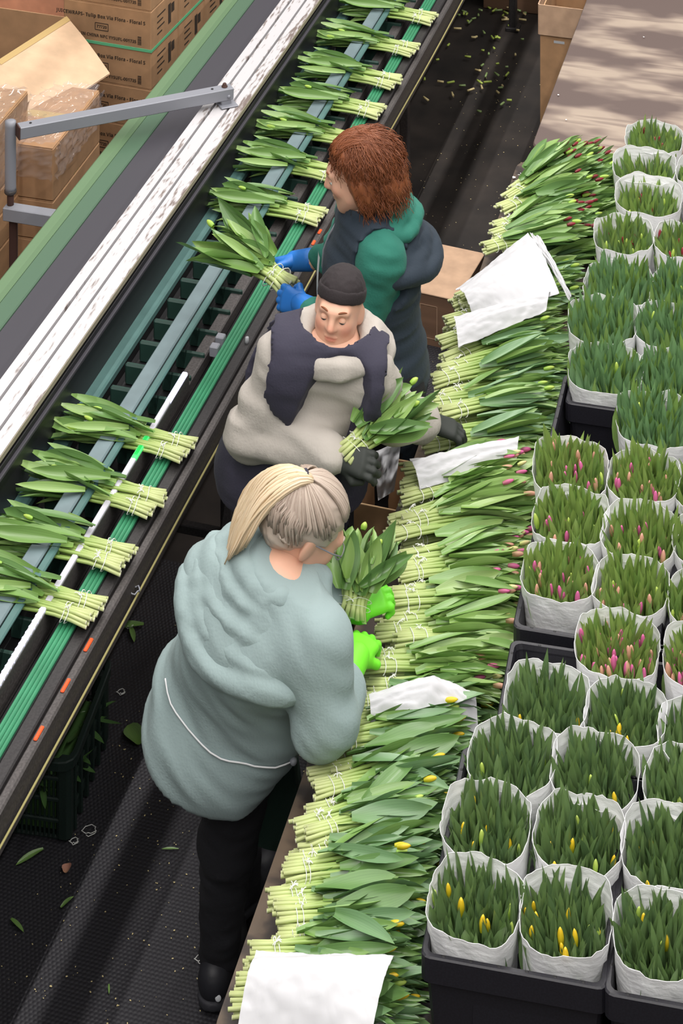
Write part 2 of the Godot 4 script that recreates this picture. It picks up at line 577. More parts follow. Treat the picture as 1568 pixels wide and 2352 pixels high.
func build_belt_conveyor() -> void:
	var o := thing("belt_conveyor", "wide conveyor with a grey belt, green belt edge and white planked cover", "conveyor")
	o.transform = frame_at(-2.95, 8.0)
	var near := 5.5
	var far := -6.0
	var mid := (near + far) * 0.5
	var len := near - far
	var strip := func(b0: float, b1: float, y: float, t: float, bev: float) -> Mesh:
		return Shape.new().box(Vector3((b0 + b1) * 0.5 + 2.95, y - t * 0.5, mid), Vector3(b1 - b0, t, len), Basis(), bev).done()
	tag(part("belt", strip.call(-3.06, -2.74, 0.95, 0.012, 0.002), M.belt_grey, o), "dark grey moving belt")
	tag(part("belt_edge", strip.call(-3.187, -3.128, 0.966, 0.03, 0.012), M.belt_edge, o), "light green raised belt edge")
	tag(part("belt_edge", strip.call(-3.127, -3.06, 0.957, 0.016, 0.004), M.belt_edge_inner, o), "darker green inner belt edge")
	part("frame", strip.call(-3.17, -2.77, 0.93, 0.14, 0.004), M.dark_steel, o)
	var board := func(l: float, r: float) -> Mesh:
		var q := PackedVector2Array([Vector2(l + 2.95, near), Vector2(r + 2.95, near), Vector2(r + 2.95, far), Vector2(l + 2.95, far)])
		return Shape.new().slab(q, 0.978, 1.0, 0.002).done()
	M.dirty_plank.uv1_scale = Vector3(1.0 / 0.16, 1.0 / len, 1)
	M.dirty_plank.uv1_offset = Vector3(-0.038 / 0.16, 6.0 / len, 0)
	tag(part("plank", board.call(-2.912, -2.8745), M.dirty_plank, o), "narrow white plank with a few smears")
	tag(part("plank", board.call(-2.8645, -2.812), M.dirty_plank, o), "clean white plank")
	tag(part("plank", board.call(-2.802, -2.7526), M.dirty_plank, o), "white plank spattered with dirt")
	part("cover_base", strip.call(-2.905, -2.76, 0.957, 0.006, 0.002), M.black_trough, o)
	part("plank_lip", strip.call(-2.7524, -2.7495, 0.999, 0.018, 0.001), M.plank_edge, o)
	tag(part("side_panel", strip.call(-2.756, -2.75, 0.968, 0.16, 0.002), M.black_panel, o), "black side panel")
	for z in [4.0, 1.5, -1.0, -3.5, -5.8]:
		for b in [-3.14, -2.8]:
			part("leg", Shape.new().box(Vector3(b + 2.95, 0.4, z), Vector3(0.05, 0.8, 0.05)).done(), M.dark_steel, o)
	# the bracket arm over the belt
	var a := thing("bracket_arm", "grey steel bracket arm bolted over the belt conveyor beside its post", "bracket", P(24, 470, 0.78))
	var at := a.position
	var top := P(24, 300, 1.07)
	var x0 := P(42, 302, 1.07) - at
	var x1 := P(532, 210, 1.045) - at
	part("arm", Shape.new().beam(x0, x1, 0.046, 0.046, 0.003).done(), M.steel, a)
	var up := (x1 - x0).normalized()
	var mk := func(t: float) -> Vector3: return x0.lerp(x1, t) + Vector3(0, 0.024, 0)
	for t in [0.055, 0.905]:
		part("hole", Shape.new().lathe([Vector2(0, 0.001), Vector2(0.005, 0.001), Vector2(0.005, -0.001), Vector2(0, -0.001)], 12, Transform3D(Basis(), mk.call(t))).done(), M.black_trough, a)
	part("bolt", Shape.new().lathe([Vector2(0, 0.014), Vector2(0.006, 0.014), Vector2(0.008, 0.011), Vector2(0.008, 0.004), Vector2(0.012, 0.003), Vector2(0.012, -0.002), Vector2(0, -0.002)], 12, Transform3D(Basis(), mk.call(0.965))).done(), M.rust, a)
	part("side_bolt", Shape.new().lathe([Vector2(0, 0.01), Vector2(0.006, 0.01), Vector2(0.007, 0), Vector2(0, 0)], 6, Transform3D(Basis(Vector3.RIGHT, PI / 2), x1 - up * 0.01 + Vector3(0, -0.005, 0.023))).done(), M.steel, a)
	part("end_cap", Shape.new().beam(x0 - up * 0.004, x0 + up * 0.001, 0.047, 0.047, 0.001).done(), M.rust, a)
	part("foot_plate", Shape.new().beam(x1 - up * 0.06, x1 + up * 0.012, 0.085, 0.006).done(), M.steel, a, Transform3D(Basis(), Vector3(0, -0.041, 0)))
	part("spacer", Shape.new().beam(x1 - up * 0.05, x1 - up * 0.01, 0.04, 0.04).done(), M.steel, a, Transform3D(Basis(), Vector3(0, -0.024, 0)))
	var py := top.y + 0.03 - at.y
	part("post", Shape.new().lathe([Vector2(0, py), Vector2(0.012, py), Vector2(0.021, py - 0.004), Vector2(0.0215, py - 0.02), Vector2(0.0215, 0.075), Vector2(0.022, 0.07), Vector2(0.022, 0.055), Vector2(0.0, 0.055)], 20).done(), M.steel, a)
	part("collar", Shape.new().lathe([Vector2(0.022, 0.058), Vector2(0.0235, 0.056), Vector2(0.0235, 0.048), Vector2(0.021, 0.044), Vector2(0, 0.044)], 20).done(), M.grimy_steel, a)
	part("post_pin", Shape.new().lathe([Vector2(0, 0.05), Vector2(0.013, 0.05), Vector2(0.013, -0.02), Vector2(0, -0.02)], 16).done(), M.rust, a)
	var y0 := Vector3(-0.02, -0.025, 0.0)
	var y1 := P(230, 520, 0.755) - at
	part("lower_arm", Shape.new().beam(y0, y1, 0.05, 0.05, 0.003).done(), M.steel, a)
	part("floor_post", Shape.new().box(Vector3(0.01, -0.415, -0.01), Vector3(0.03, 0.73, 0.03)).done(), M.rust, a)

# where bunches lie on the sorter (a along the line) in the photograph
const SORTER_BUNCHES := [[40, 0], [112, 1], [186, 2], [252, 0], [322, 1], [400, 2], [492, 0], [1025, 1], [1150, 2], [1275, 0], [1395, 1]]
func sorter_along(py: float) -> float:
	return (LENS * 4.28 / (py - HORIZON) - 0.674) / 0.9604

func build_sorter() -> void:
	var o := thing("sorting_conveyor", "long dark sorting conveyor with green and teal belts beside the aisle", "conveyor")
	var b0 := -2.54
	o.transform = frame_at(b0, 8.0)
	var near := 5.0
	var far := -6.0
	var mid := (near + far) * 0.5
	var len := near - far
	var strip := func(l: float, r: float, y: float, t: float, bev := 0.002, z0 := 5.0, z1 := -6.0) -> Mesh:
		return Shape.new().box(Vector3((l + r) * 0.5 - b0, y - t * 0.5, (z0 + z1) * 0.5), Vector3(r - l, t, z0 - z1), Basis(), bev).done()
	part("trough", strip.call(-2.79, -2.36, 0.74, 0.02), M.black_trough, o)
	tag(part("belt", strip.call(-2.779, -2.705, 0.81, 0.03, 0.006), M.teal_belt, o), "teal side belt")
	part("belt_guard", strip.call(-2.79, -2.7805, 0.825, 0.05), M.grey_teal, o)
	tag(part("belt", strip.call(-2.593, -2.54, 0.86, 0.012, 0.004), M.grey_teal, o), "grey hold-down belt")
	tag(part("belt", strip.call(-2.537, -2.512, 0.857, 0.012, 0.004), M.teal_belt, o), "narrow teal hold-down belt")
	part("bar", strip.call(-2.502, -2.458, 0.79, 0.045, 0.004), M.grimy_steel, o)
	for q in [[-2.4185, -2.4075], [-2.4065, -2.395], [-2.394, -2.383], [-2.382, -2.371]]:
		tag(part("belt_rib", strip.call(q[0], q[1], 0.806, 0.012, 0.003), M.green_belt, o), "green ribbed belt strip")
	part("belt_bed", strip.call(-2.42, -2.37, 0.796, 0.02), M.black_trough, o)
	tag(part("rail", strip.call(-2.368, -2.33, 0.8, 0.07, 0.004), M.dark_steel, o), "black steel side rail")
	tag(part("rail", strip.call(-2.329, -2.302, 0.79, 0.11, 0.005), M.grimy_steel, o), "grimy outer rail")
	var rope := Shape.new()
	var pts := PackedVector3Array()
	for i in 60:
		var z := 4.9 - 10.8 * i / 59.0
		pts.append(Vector3(-2.292 - b0 + 0.003 * sin(z * 3.0), 0.73 - 0.006 * sin(z * 1.3) ** 2, z))
	rope.tube(pts, [0.0035], 6)
	tag(part("rope", rope.done(), M.rope, o), "yellowish cord along the rail")
	# LED strip along the bar, lit in two stretches
	var led := func(p0: float, p1: float, called: String, m: String):
		var za: float = -(sorter_along(p0) - 8.0)
		var zb: float = -(sorter_along(p1) - 8.0)
		return part(called, strip.call(-2.471, -2.453, 0.845, 0.012, 0.003, zb, za), M[m], o)
	tag(led.call(880, 1800, "led_strip", "led_off"), "white lamp strip on the bar")
	tag(led.call(876, 945, "lamp_window", "led_white"), "brightly lit white end of the lamp strip")
	tag(led.call(1010, 1078, "lamp_window", "led_green"), "green lit stretch of the lamp strip")
	for i in 22:
		var q := 1412.0 + i * 13.0
		led.call(q, q + 6.0, "lamp_diode", "led_white").position.y = 0.0015
	part("strip_holder", strip.call(-2.4705, -2.4535, 0.833, 0.055, 0.002, 5.0, -(sorter_along(870) - 8.0)), M.grimy_steel, o)
	# dividers between the bunches
	var along := 3.2
	var plate := Shape.new().box(Vector3(0.05, 0.772, 0), Vector3(0.1, 0.06, 0.012), Basis(), 0.003).done()
	var block := Shape.new().box(Vector3(-0.09, 0.775, 0), Vector3(0.08, 0.07, 0.02), Basis(), 0.006).done()
	while along < 13.0:
		part("divider", plate, M.holder, o, Transform3D(Basis(), Vector3(-0.02, 0, -(along - 8.0))))
		part("holder_block", block, M.holder, o, Transform3D(Basis(), Vector3(-0.02, 0, -(along - 8.0))))
		along += 0.13
	for a in [4.4, 6.716, 9.02, 11.3]:
		for b in [-2.335, -2.72]:
			part("leg", Shape.new().box(Vector3(b - b0, 0.36, -(a - 8.0)), Vector3(0.035, 0.72, 0.05)).done(), M.dark_steel, o)
		part("foot", Shape.new().box(Vector3(-2.335 - b0, 0.01, -(a - 8.0)), Vector3(0.07, 0.02, 0.08)).done(), M.dark_steel, o)
		part("crossbar", Shape.new().box(Vector3(-2.53 - b0, 0.3, -(a - 8.0)), Vector3(0.37, 0.03, 0.03)).done(), M.dark_steel, o)
	for q in [505, 530, 650, 1440, 1532, 1640]:
		var a := sorter_along(q)
		part("marker", Shape.new().box(Vector3(-2.3155 - b0, 0.792, -(a - 8.0)), Vector3(0.011, 0.006, 0.05 if q > 700 else 0.03)).done(), M.orange, o)
	for q in [770, 792]:
		part("clamp", Shape.new().box(Vector3(-2.435 - b0, 0.80, -(sorter_along(q) - 8.0)), Vector3(0.03, 0.035, 0.03)).done(), M.steel, o)
	for q in [765, 1262]:
		part("bolt", Shape.new().lathe([Vector2(0, 0.02), Vector2(0.006, 0.018), Vector2(0.008, 0), Vector2(0, 0)], 8, Transform3D(Basis(), Vector3(-2.345 - b0, 0.8, -(sorter_along(q) - 8.0)))).done(), M.label_white, o)
		var ring := PackedVector3Array()
		for k in 13: ring.append(Vector3(-2.3 - b0 + 0.016 * cos(TAU * k / 12.0), 0.745 + 0.004 * sin(k * 2.0), -(sorter_along(q + 14) - 8.0) + 0.016 * sin(TAU * k / 12.0)))
		part("ring", Shape.new().tube(ring, [0.0022], 6).done(), M.steel, o)

# ---------- tables ----------
const TAX := Vector3(0.9684, 0, 0.2494)
const TAZ := Vector3(0.2494, 0, -0.9684)
const BENCH := Vector3(-0.26, 0, -4.871)   # near left corner of the bench
const BENCH_Y := 0.78

func build_tables() -> void:
	var turn := Basis(TAX, UP, -TAZ)
	var w := 1.5
	var l := 3.97
	var at := BENCH + TAX * (w * 0.5) + TAZ * (l * 0.5 - 0.13)
	var o := thing("packing_bench", "low dark wooden packing bench carrying the tied tulip pile and crates", "table", at)
	o.basis = turn
	M.bench_wood.uv1_scale = Vector3(1.0 / 1.5, 1.0 / l, 1)
	M.bench_wood.uv1_offset = Vector3(0.5, 0.5, 0)
	part("tabletop", Shape.new().slab(rounded_rect(w, l, 0.06), BENCH_Y - 0.035, BENCH_Y, 0.006).done(), M.bench_wood, o)
	part("apron", Shape.new().box(Vector3(0, BENCH_Y - 0.085, 0), Vector3(w - 0.2, 0.1, l - 0.3)).done(), M.wood_edge, o)
	for x in [-0.6, 0.6]:
		for z in [-1.75, 0.0, 1.75]:
			part("leg", Shape.new().box(Vector3(x, 0.37, z), Vector3(0.07, 0.74, 0.07)).done(), M.wood_edge, o)
	var fax := Vector3(0.9645, 0, 0.2639)
	var faz := Vector3(0.2639, 0, -0.9645)
	var fw := 2.4
	var fl := 3.4
	var corner := P(1218, 343, 0.8)
	corner.y = 0
	var f := thing("far_table", "large worn grey-brown wooden table, bare at the far end of the bench", "table", corner + fax * (fw * 0.5) + faz * (fl * 0.5))
	f.basis = Basis(fax, UP, -faz)
	M.far_wood.uv1_scale = Vector3(1.0 / 2.4, 1.0 / 1.7, 1)
	M.far_wood.uv1_offset = Vector3(0.5, 0.5, 0)
	part("tabletop", Shape.new().slab(rounded_rect(fw, fl, 0.06), 0.755, 0.805, 0.006).done(), M.far_wood, f)
	part("apron", Shape.new().box(Vector3(0, 0.7, 0), Vector3(fw - 0.2, 0.1, fl - 0.2)).done(), M.wood_edge, f)
	for x in [-1.08, 1.08]:
		for z in [-1.55, 1.55]:
			part("leg", Shape.new().box(Vector3(x, 0.37, z), Vector3(0.07, 0.74, 0.07)).done(), M.wood_edge, f)

# ---------- crates ----------
func loft_shape(s: Shape, rings: Array) -> Shape:
	var v := PackedVector3Array()
	var uv := PackedVector2Array()
	var t := PackedInt32Array()
	var n: int = rings[0].size()
	for j in rings.size():
		for i in n:
			v.append(rings[j][i])
			uv.append(Vector2(float(i) / n, float(j) / rings.size()))
	for j in rings.size() - 1:
		for i in n:
			var a := j * n + i
			var b := j * n + (i + 1) % n
			t.append_array([a, b, b + n, a, b + n, a + n])
	s.piece(v, uv, t, false, true)
	return s

func ring3(w: float, d: float, r: float, y: float) -> PackedVector3Array:
	var out := PackedVector3Array()
	for p in rounded_rect(w, d, r, 3): out.append(Vector3(p.x, y, p.y))
	return out

func make_crate(label: String, w: float, d: float, h: float, near_left: Vector3, heading: float, base: float) -> Node3D:
	var o := thing("plastic_crate", label, "crate", Vector3.ZERO)
	var bas := yaw(heading)
	o.basis = bas
	o.position = near_left + bas * Vector3(w * 0.5, 0, -d * 0.5)
	o.position.y = base
	part("body", loft_shape(Shape.new(), [ring3(0.01, 0.01, 0.004, 0), ring3(w - 0.05, d - 0.05, 0.02, 0), ring3(w - 0.02, d - 0.02, 0.02, h - 0.055), ring3(w - 0.02, d - 0.02, 0.02, h - 0.01), ring3(w - 0.028, d - 0.028, 0.018, h - 0.01), ring3(w - 0.06, d - 0.06, 0.018, 0.008), ring3(0.01, 0.01, 0.004, 0.008)]).done(), M.crate_black, o)
	part("rim", loft_shape(Shape.new(), [ring3(w - 0.021, d - 0.021, 0.02, h - 0.06), ring3(w, d, 0.02, h - 0.055), ring3(w, d, 0.02, h - 0.003), ring3(w - 0.006, d - 0.006, 0.02, h), ring3(w - 0.024, d - 0.024, 0.018, h), ring3(w - 0.03, d - 0.03, 0.018, h - 0.012), ring3(w - 0.021, d - 0.021, 0.02, h - 0.06)]).done(), M.crate_black, o)
	for s in [-1, 1]:
		var panel := Shape.new().box(Vector3(0, h * 0.4, s * (d * 0.5 - 0.02)), Vector3(w * 0.46, h * 0.5, 0.014), Basis(), 0.005).done()
		part("panel", panel, M.crate_black, o)
	for s in [-1, 1]:
		for k in 6:
			part("rim_hole", Shape.new().box(Vector3((k - 2.5) * w * 0.15, h - 0.0015, s * (d * 0.5 - 0.009)), Vector3(0.008, 0.005, 0.006), Basis(), 0.001).done(), M.black_trough, o)
		for k in 6:
			part("rim_hole", Shape.new().box(Vector3(s * (w * 0.5 - 0.009), h - 0.0015, (k - 2.5) * d * 0.15), Vector3(0.006, 0.005, 0.008), Basis(), 0.001).done(), M.black_trough, o)
	return o

func build_crates() -> void:
	var h := -0.21
	var turn := -deg_to_rad(12.0)
	make_crate("black plastic crate in the front corner holding six yellow-budded tulip bouquets", 0.4, 0.6, 0.25, P(964, 2195, 1.03), turn, BENCH_Y)
	make_crate("black plastic crate at the front right, cut by the frame", 0.4, 0.6, 0.25, P(1386, 2282, 1.03), turn, BENCH_Y)
	make_crate("black plastic crate with one empty corner in front of pink tulips", 0.6, 0.4, 0.25, P(1123, 1737, 1.03), turn, BENCH_Y)
	make_crate("black plastic crate full of pink-budded bouquets", 0.4, 0.6, 0.25, P(1176, 1440, 1.03), turn - 0.02, BENCH_Y)
	make_crate("black plastic crate of pink bouquets at the right edge of the frame", 0.4, 0.6, 0.25, P(1502, 1490, 1.03), turn - 0.02, BENCH_Y)
	make_crate("black plastic crate with an empty slot behind the pink tulips", 0.6, 0.4, 0.25, P(1252, 1040, 1.03), turn - 0.03, BENCH_Y)
	make_crate("black plastic crate under the far green bouquets", 0.6, 0.4, 0.25, P(1296, 925, 1.03), turn - 0.03, BENCH_Y)

# ---------- cartons ----------
func print_on(parent: Node, words: String, size: float, mat_name: String, xf: Transform3D, bold := true) -> void:
	var tm := TextMesh.new()
	var font := SystemFont.new()
	font.font_names = PackedStringArray(["Droid Sans"])
	if bold: font.font_weight = 700
	tm.font = font
	tm.text = words
	tm.font_size = 32
	tm.pixel_size = size / 32.0
	tm.depth = 0.0006
	tm.curve_step = 4.0
	part("print", tm, M[mat_name], parent, xf)

func outline(w: float, h: float, t: float) -> ArrayMesh:
	var s := Shape.new()
	for k in [-1, 1]:
		s.box(Vector3(0, k * h * 0.5, 0), Vector3(w, t, 0.0006), Basis(), 0.0001)
		s.box(Vector3(k * w * 0.5, 0, 0), Vector3(t, h, 0.0006), Basis(), 0.0001)
	return s.done()

# a closed carton: body, seam between its top flaps, tape
func make_carton(label: String, s: Vector3, m: String, near_corner: Vector3, bas: Basis, right_corner := true, group := "") -> Node3D:
	var o := thing("carton", label, "box", Vector3.ZERO, group)
	o.basis = bas
	o.position = near_corner + bas * Vector3(-s.x * 0.5 if right_corner else s.x * 0.5, 0, -s.z * 0.5)
	part("body", Shape.new().box(Vector3(0, s.y * 0.5, 0), s - Vector3(0.001, 0.002, 0.001), Basis(), 0.004).done(), M[m], o)
	part("flap", Shape.new().box(Vector3(0, s.y, -s.z * 0.25), Vector3(s.x - 0.006, 0.004, s.z * 0.5 - 0.003), Basis(), 0.001).done(), M[m], o)
	part("flap", Shape.new().box(Vector3(0, s.y, s.z * 0.25), Vector3(s.x - 0.006, 0.004, s.z * 0.5 - 0.003), Basis(), 0.001).done(), M[m], o)
	part("tape", Shape.new().box(Vector3(0, s.y + 0.0022, 0), Vector3(s.x - 0.004, 0.0008, 0.05), Basis(), 0.0002).done(), M.tape, o)
	return o

func panel_between(s: Shape, a: Vector3, b: Vector3, c: Vector3, d: Vector3, t: float) -> Shape:
	var n := (b - a).cross(d - a).normalized() * t * 0.5
	var v := PackedVector3Array([a - n, b - n, c - n, d - n, a + n, b + n, c + n, d + n])
	s.piece(v, PackedVector2Array(), PackedInt32Array([0, 2, 1, 0, 3, 2, 4, 5, 6, 4, 6, 7, 0, 1, 5, 0, 5, 4, 1, 2, 6, 1, 6, 5, 2, 3, 7, 2, 7, 6, 3, 0, 4, 3, 4, 7]), false, true)
	return s

# an open carton: four walls, floor
func make_open_carton(label: String, s: Vector3, m: String, near_corner: Vector3, bas: Basis, called := "open_carton") -> Node3D:
	var o := thing(called, label, "box", near_corner + bas * Vector3(s.x * 0.5, 0, -s.z * 0.5))
	o.basis = bas
	var t := 0.006
	for k in [-1, 1]:
		part("wall_panel", Shape.new().box(Vector3(0, s.y * 0.5, k * (s.z - t) * 0.5), Vector3(s.x, s.y, t), Basis(), 0.001).done(), M[m], o)
		part("wall_panel", Shape.new().box(Vector3(k * (s.x - t) * 0.5, s.y * 0.5, 0), Vector3(t, s.y, s.z - 2 * t), Basis(), 0.001).done(), M[m], o)
	for k in [-1, 1]:
		part("cut_edge", Shape.new().box(Vector3(0, s.y, k * (s.z - t) * 0.5), Vector3(s.x, 0.003, t), Basis(), 0.001).done(), M.card_cut, o)
		part("cut_edge", Shape.new().box(Vector3(k * (s.x - t) * 0.5, s.y, 0), Vector3(t, 0.003, s.z), Basis(), 0.001).done(), M.card_cut, o)
	part("base_panel", Shape.new().box(Vector3(0, 0.004, 0), Vector3(s.x - t, 0.006, s.z - t)).done(), M[m], o)
	return o

# crumpled stretch film clinging to two sides and the top of a stack
func film(called: String, label: String, origin: Vector3, bas: Basis, s: Vector3, sd: int) -> void:
	var n := FastNoiseLite.new()
	n.seed = sd
	n.frequency = 11.0
	n.fractal_octaves = 2
	n.fractal_type = FastNoiseLite.FRACTAL_RIDGED
	var sh := Shape.new()
	var bump := func(p: Vector3, nor: Vector3) -> Vector3: return p + nor * (0.005 + 0.018 * maxf(0.0, n.get_noise_3d(p.x + p.z * 0.4, p.y * 1.6 - p.x * 0.8, p.z)))
	sh.sheet(26, 26, func(u, v): return bump.call(Vector3(-s.x * (1 - u), s.y * v, 0), Vector3.BACK))
	sh.sheet(30, 26, func(u, v): return bump.call(Vector3(0, s.y * v, -s.z * u), Vector3.RIGHT))
	sh.sheet(26, 30, func(u, v): return bump.call(Vector3(-s.x * (1 - u), s.y, -s.z * v), UP))
	var o := part(called, sh.done(), M.film)
	o.transform = Transform3D(bas, origin)
	tag(o, label, "film")

func build_cartons() -> void:
	# the strapped stack of printed cartons beyond the belt
	var bas := Basis(Vector3(0.943, 0, 0.334), UP, Vector3(-0.334, 0, 0.943))
	var corner := P(347, 118, 0.846)
	var rows := ["at the bottom", "second from the bottom", "third from the bottom", "two below the strap", "just below the strap", "just above the strap", "on the top row"]
	var cols := ["front column", "middle column", "rear column"]
	var h := 0.169
	for c in 3:
		for r in range(1, 7):
			var at := corner + bas * Vector3(0, 0, -0.292 * c)
			at.y = 0.846 + h * (r - 5)
			var o := make_carton("brown printed carton in the strapped stack, %s, %s" % [cols[c], rows[r]], Vector3(0.42, h, 0.288), "card_dark", at, bas, true, "printed cartons in the strapped stack")
			if c == 0:
				var f := func(x: float, y: float) -> Transform3D: return Transform3D(Basis(), Vector3(x, y, 0.1445))
				print_on(o, "JUICEWRAPS- Tulip Box Via Flora - Floral S", 0.0215, "ink", f.call(-0.03, h * 0.68))
				part("frame_mark", outline(0.062, 0.03, 0.003), M.ink, o, f.call(-0.025, h * 0.42))
				print_on(o, "77720", 0.018, "ink", f.call(-0.025, h * 0.42))
				print_on(o, "MADE IN CHINA NPC YYSUFL-001735", 0.0185, "ink", f.call(-0.02, h * 0.18))
				var bars := Shape.new()
				for k in 6: bars.box(Vector3(0, (k - 2.5) * 0.0062, 0), Vector3(0.017, 0.0028 + 0.0014 * (k % 2), 0.0006), Basis(), 0.0001)
				part("barcode", bars.done(), M.ink, o, f.call(0.155, h * 0.22))
			var g := func(z: float, y: float) -> Transform3D: return Transform3D(Basis(Vector3(0, 0, -1), UP, Vector3.RIGHT), Vector3(0.2105, y, z))
			for k in 4:
				var ln := Shape.new()
				var wide := [0.085, 0.06, 0.075, 0.05][k] as float
				ln.box(Vector3(-0.07 + wide * 0.5, 0, 0), Vector3(wide, 0.006, 0.0006), Basis(), 0.0001)
				part("print_line", ln.done(), M.ink, o, g.call(0.01, h * (0.72 - 0.15 * k)))
			var sq := Shape.new()
			sq.box(Vector3.ZERO, Vector3(0.028, 0.085, 0.0006), Basis(), 0.0001).box(Vector3(0.035, 0.015, 0), Vector3(0.03, 0.04, 0.0006), Basis(), 0.0001)
			part("print_block", sq.done(), M.ink, o, g.call(-0.05, h * 0.5))
	var sp := Shape.new()
	sp.box(Vector3(-0.21, 0, 0.002), Vector3(0.425, 0.013, 0.0015), Basis(), 0.0004)
	sp.box(Vector3(0.002, 0, -0.436), Vector3(0.0015, 0.013, 0.878), Basis(), 0.0004)
	var strap := part("strap", sp.done(), M.strap)
	strap.transform = Transform3D(bas, Vector3(corner.x, 0.846, corner.z))
	tag(strap, "green plastic strap drawn round the stack of printed cartons", "strap")
	# pallet below
	var pal := thing("pallet", "dark wooden pallet under the strapped printed cartons", "pallet", corner + bas * Vector3(-0.25, 0, -0.5))
	pal.position.y = 0
	pal.basis = bas
	for k in 5:
		part("slat", Shape.new().box(Vector3(0, 0.135, (k - 2) * 0.24), Vector3(0.6, 0.02, 0.1)).done(), M.wood_edge, pal)
	for k in [-1, 0, 1]:
		part("bearer", Shape.new().box(Vector3(k * 0.25, 0.0625, 0), Vector3(0.09, 0.125, 1.1)).done(), M.wood_edge, pal)
	# the big open carton behind, with a raised flap
	var ob := Basis(Vector3(0.962, 0, 0.273), UP, Vector3(-0.273, 0, 0.962))
	var far_right := Vector3((188.0 - 784.0) / LENS * 10.15, 0, -10.15)
	var big := thing("open_carton", "big open carton at the top left corner with pinkish brown inner walls", "box", far_right + ob * Vector3(-0.45, 0, 0.3))
	big.basis = ob
	part("wall_panel", Shape.new().box(Vector3(0, 0.62, -0.3), Vector3(0.9, 1.24, 0.008), Basis(), 0.001).done(), M.card_pink, big)
	part("wall_panel", Shape.new().box(Vector3(-0.45, 0.5, 0), Vector3(0.008, 1.0, 0.6), Basis(), 0.001).done(), M.card_pink, big)
	tag(part("inner_flap", Shape.new().box(Vector3(-0.04, 0.50, -0.02), Vector3(0.8, 0.006, 0.54), Basis(Vector3.RIGHT, 0.16), 0.001).done(), M.card_pink, big), "folded inner flap")
	tag(part("side_flap", Shape.new().box(Vector3(0.432, 0.62, -0.27), Vector3(0.035, 1.24, 0.006), Basis(UP, 0.3), 0.001).done(), M.card, big), "narrow tan upright edge")
	# the pale flap that hangs out toward the belt, on a carton of its own
	var ha := P(-60, 178, 0.95)
	var hb := P(155, 40, 0.95)
	var fa := P(30, 310, 0.84)
	var fb := P(252, 168, 0.86)
	var fl := thing("flap_carton", "carton with one long pale tan flap folded outward, taped along its edge", "box", Vector3(ha.x, 0, ha.z).lerp(Vector3(hb.x, 0, hb.z), 0.5))
	var o0 := fl.position
	var flap := Shape.new()
	var crv := func(u: float, v: float) -> Vector3:
		var p: Vector3 = ha.lerp(hb, u).lerp(fa.lerp(fb, u), v)
		return p - o0 + UP * 0.008 * sin(PI * v) - UP * 0.004 * sin(PI * u) * v
	flap.sheet(10, 10, crv)
	flap.sheet(10, 10, func(u, v): return crv.call(u, v) - UP * 0.005)
	tag(part("flap", flap.done(), M.card_light, fl), "pale tan outward flap")
	var tp := Shape.new().sheet(10, 2, func(u, v): return crv.call(0.25 + u * 0.75, -0.02 + v * 0.09) + UP * 0.002)
	tag(part("tape", tp.done(), M.tape, fl), "glossy brown tape along the fold")
	var wl := Shape.new()
	panel_between(wl, ha - o0, hb - o0, Vector3(hb.x, 0.15, hb.z) - o0, Vector3(ha.x, 0.15, ha.z) - o0, 0.006)
	part("wall_panel", wl.done(), M.card_dark, fl)
	var side := Shape.new()
	var back := Vector3(-0.38, 0, -0.12)
	panel_between(side, hb - o0, hb - o0 + back, Vector3(hb.x, 0.15, hb.z) - o0 + back, Vector3(hb.x, 0.15, hb.z) - o0, 0.006)
	part("wall_panel", side.done(), M.card_dark, fl)
	var lf := Shape.new()
	panel_between(lf, P(-40, 120, 0.9) - o0, P(16, 150, 0.9) - o0, P(4, 200, 0.86) - o0, P(-50, 190, 0.86) - o0, 0.006)
	part("corner_flap", lf.done(), M.card_pale, fl)
	# film-wrapped stack at the left edge of the frame
	var sb := Basis(Vector3(0.966, 0, 0.259), UP, Vector3(-0.259, 0, 0.966))
	var e := P(65, 208, 1.027)
	var tops := [1.027, 0.77, 0.67, 0.54, 0.42, 0.3, 0.18]
	var words := ["topmost, under glossy film", "second from the top", "third from the top", "fourth from the top", "fifth from the top, with a white label", "lowest in view, with a white label", "at the bottom"]
	for i in 7:
		var base: float = tops[i + 1] if i < 6 else 0.06
		var at := Vector3(e.x, base, e.z) + sb * Vector3(0, 0, 0.6)
		var o := make_carton("tan carton stacked at the left edge, " + words[i], Vector3(0.5, tops[i] - base - 0.004, 0.6), "card", at, sb, true, "cartons in the stack at the left edge")
		if i >= 3 and i <= 5:
			part("paper_label", Shape.new().box(Vector3(0.2505, (tops[i] - base) * 0.5, 0.16), Vector3(0.001, 0.1, 0.12), Basis(), 0.0003).done(), M.label_white, o)
			var mk := Shape.new().box(Vector3(0.2512, (tops[i] - base) * 0.5 + 0.01, 0.13), Vector3(0.0006, 0.045, 0.03), Basis(), 0.0001)
			part("label_print", mk.done(), M.ink, o)
	film("stretch_film", "shiny crumpled clear film over the top carton at the left edge", Vector3(e.x, 0.77, e.z) + sb * Vector3(0, 0, 0.6), sb, Vector3(0.5, 0.258, 0.6), 3)
	# second film-wrapped stack behind the bracket post
	var k := P(122, 341, 0.865)
	var tops2 := [0.865, 0.656, 0.5, 0.35, 0.2]
	var words2 := ["topmost, in film", "second from the top", "third from the top", "fourth from the top", "at the bottom"]
	for i in 5:
		var base: float = tops2[i + 1] if i < 4 else 0.06
		make_carton("dark brown carton in the film-wrapped stack behind the bracket post, " + words2[i], Vector3(0.42, tops2[i] - base - 0.003, 0.5), "card_dark", Vector3(k.x, base, k.z), sb, true, "cartons behind the bracket post")
	film("stretch_film", "clear stretch film round the dark carton stack behind the bracket post", Vector3(k.x, 0.745, k.z), sb, Vector3(0.42, 0.124, 0.5), 8)
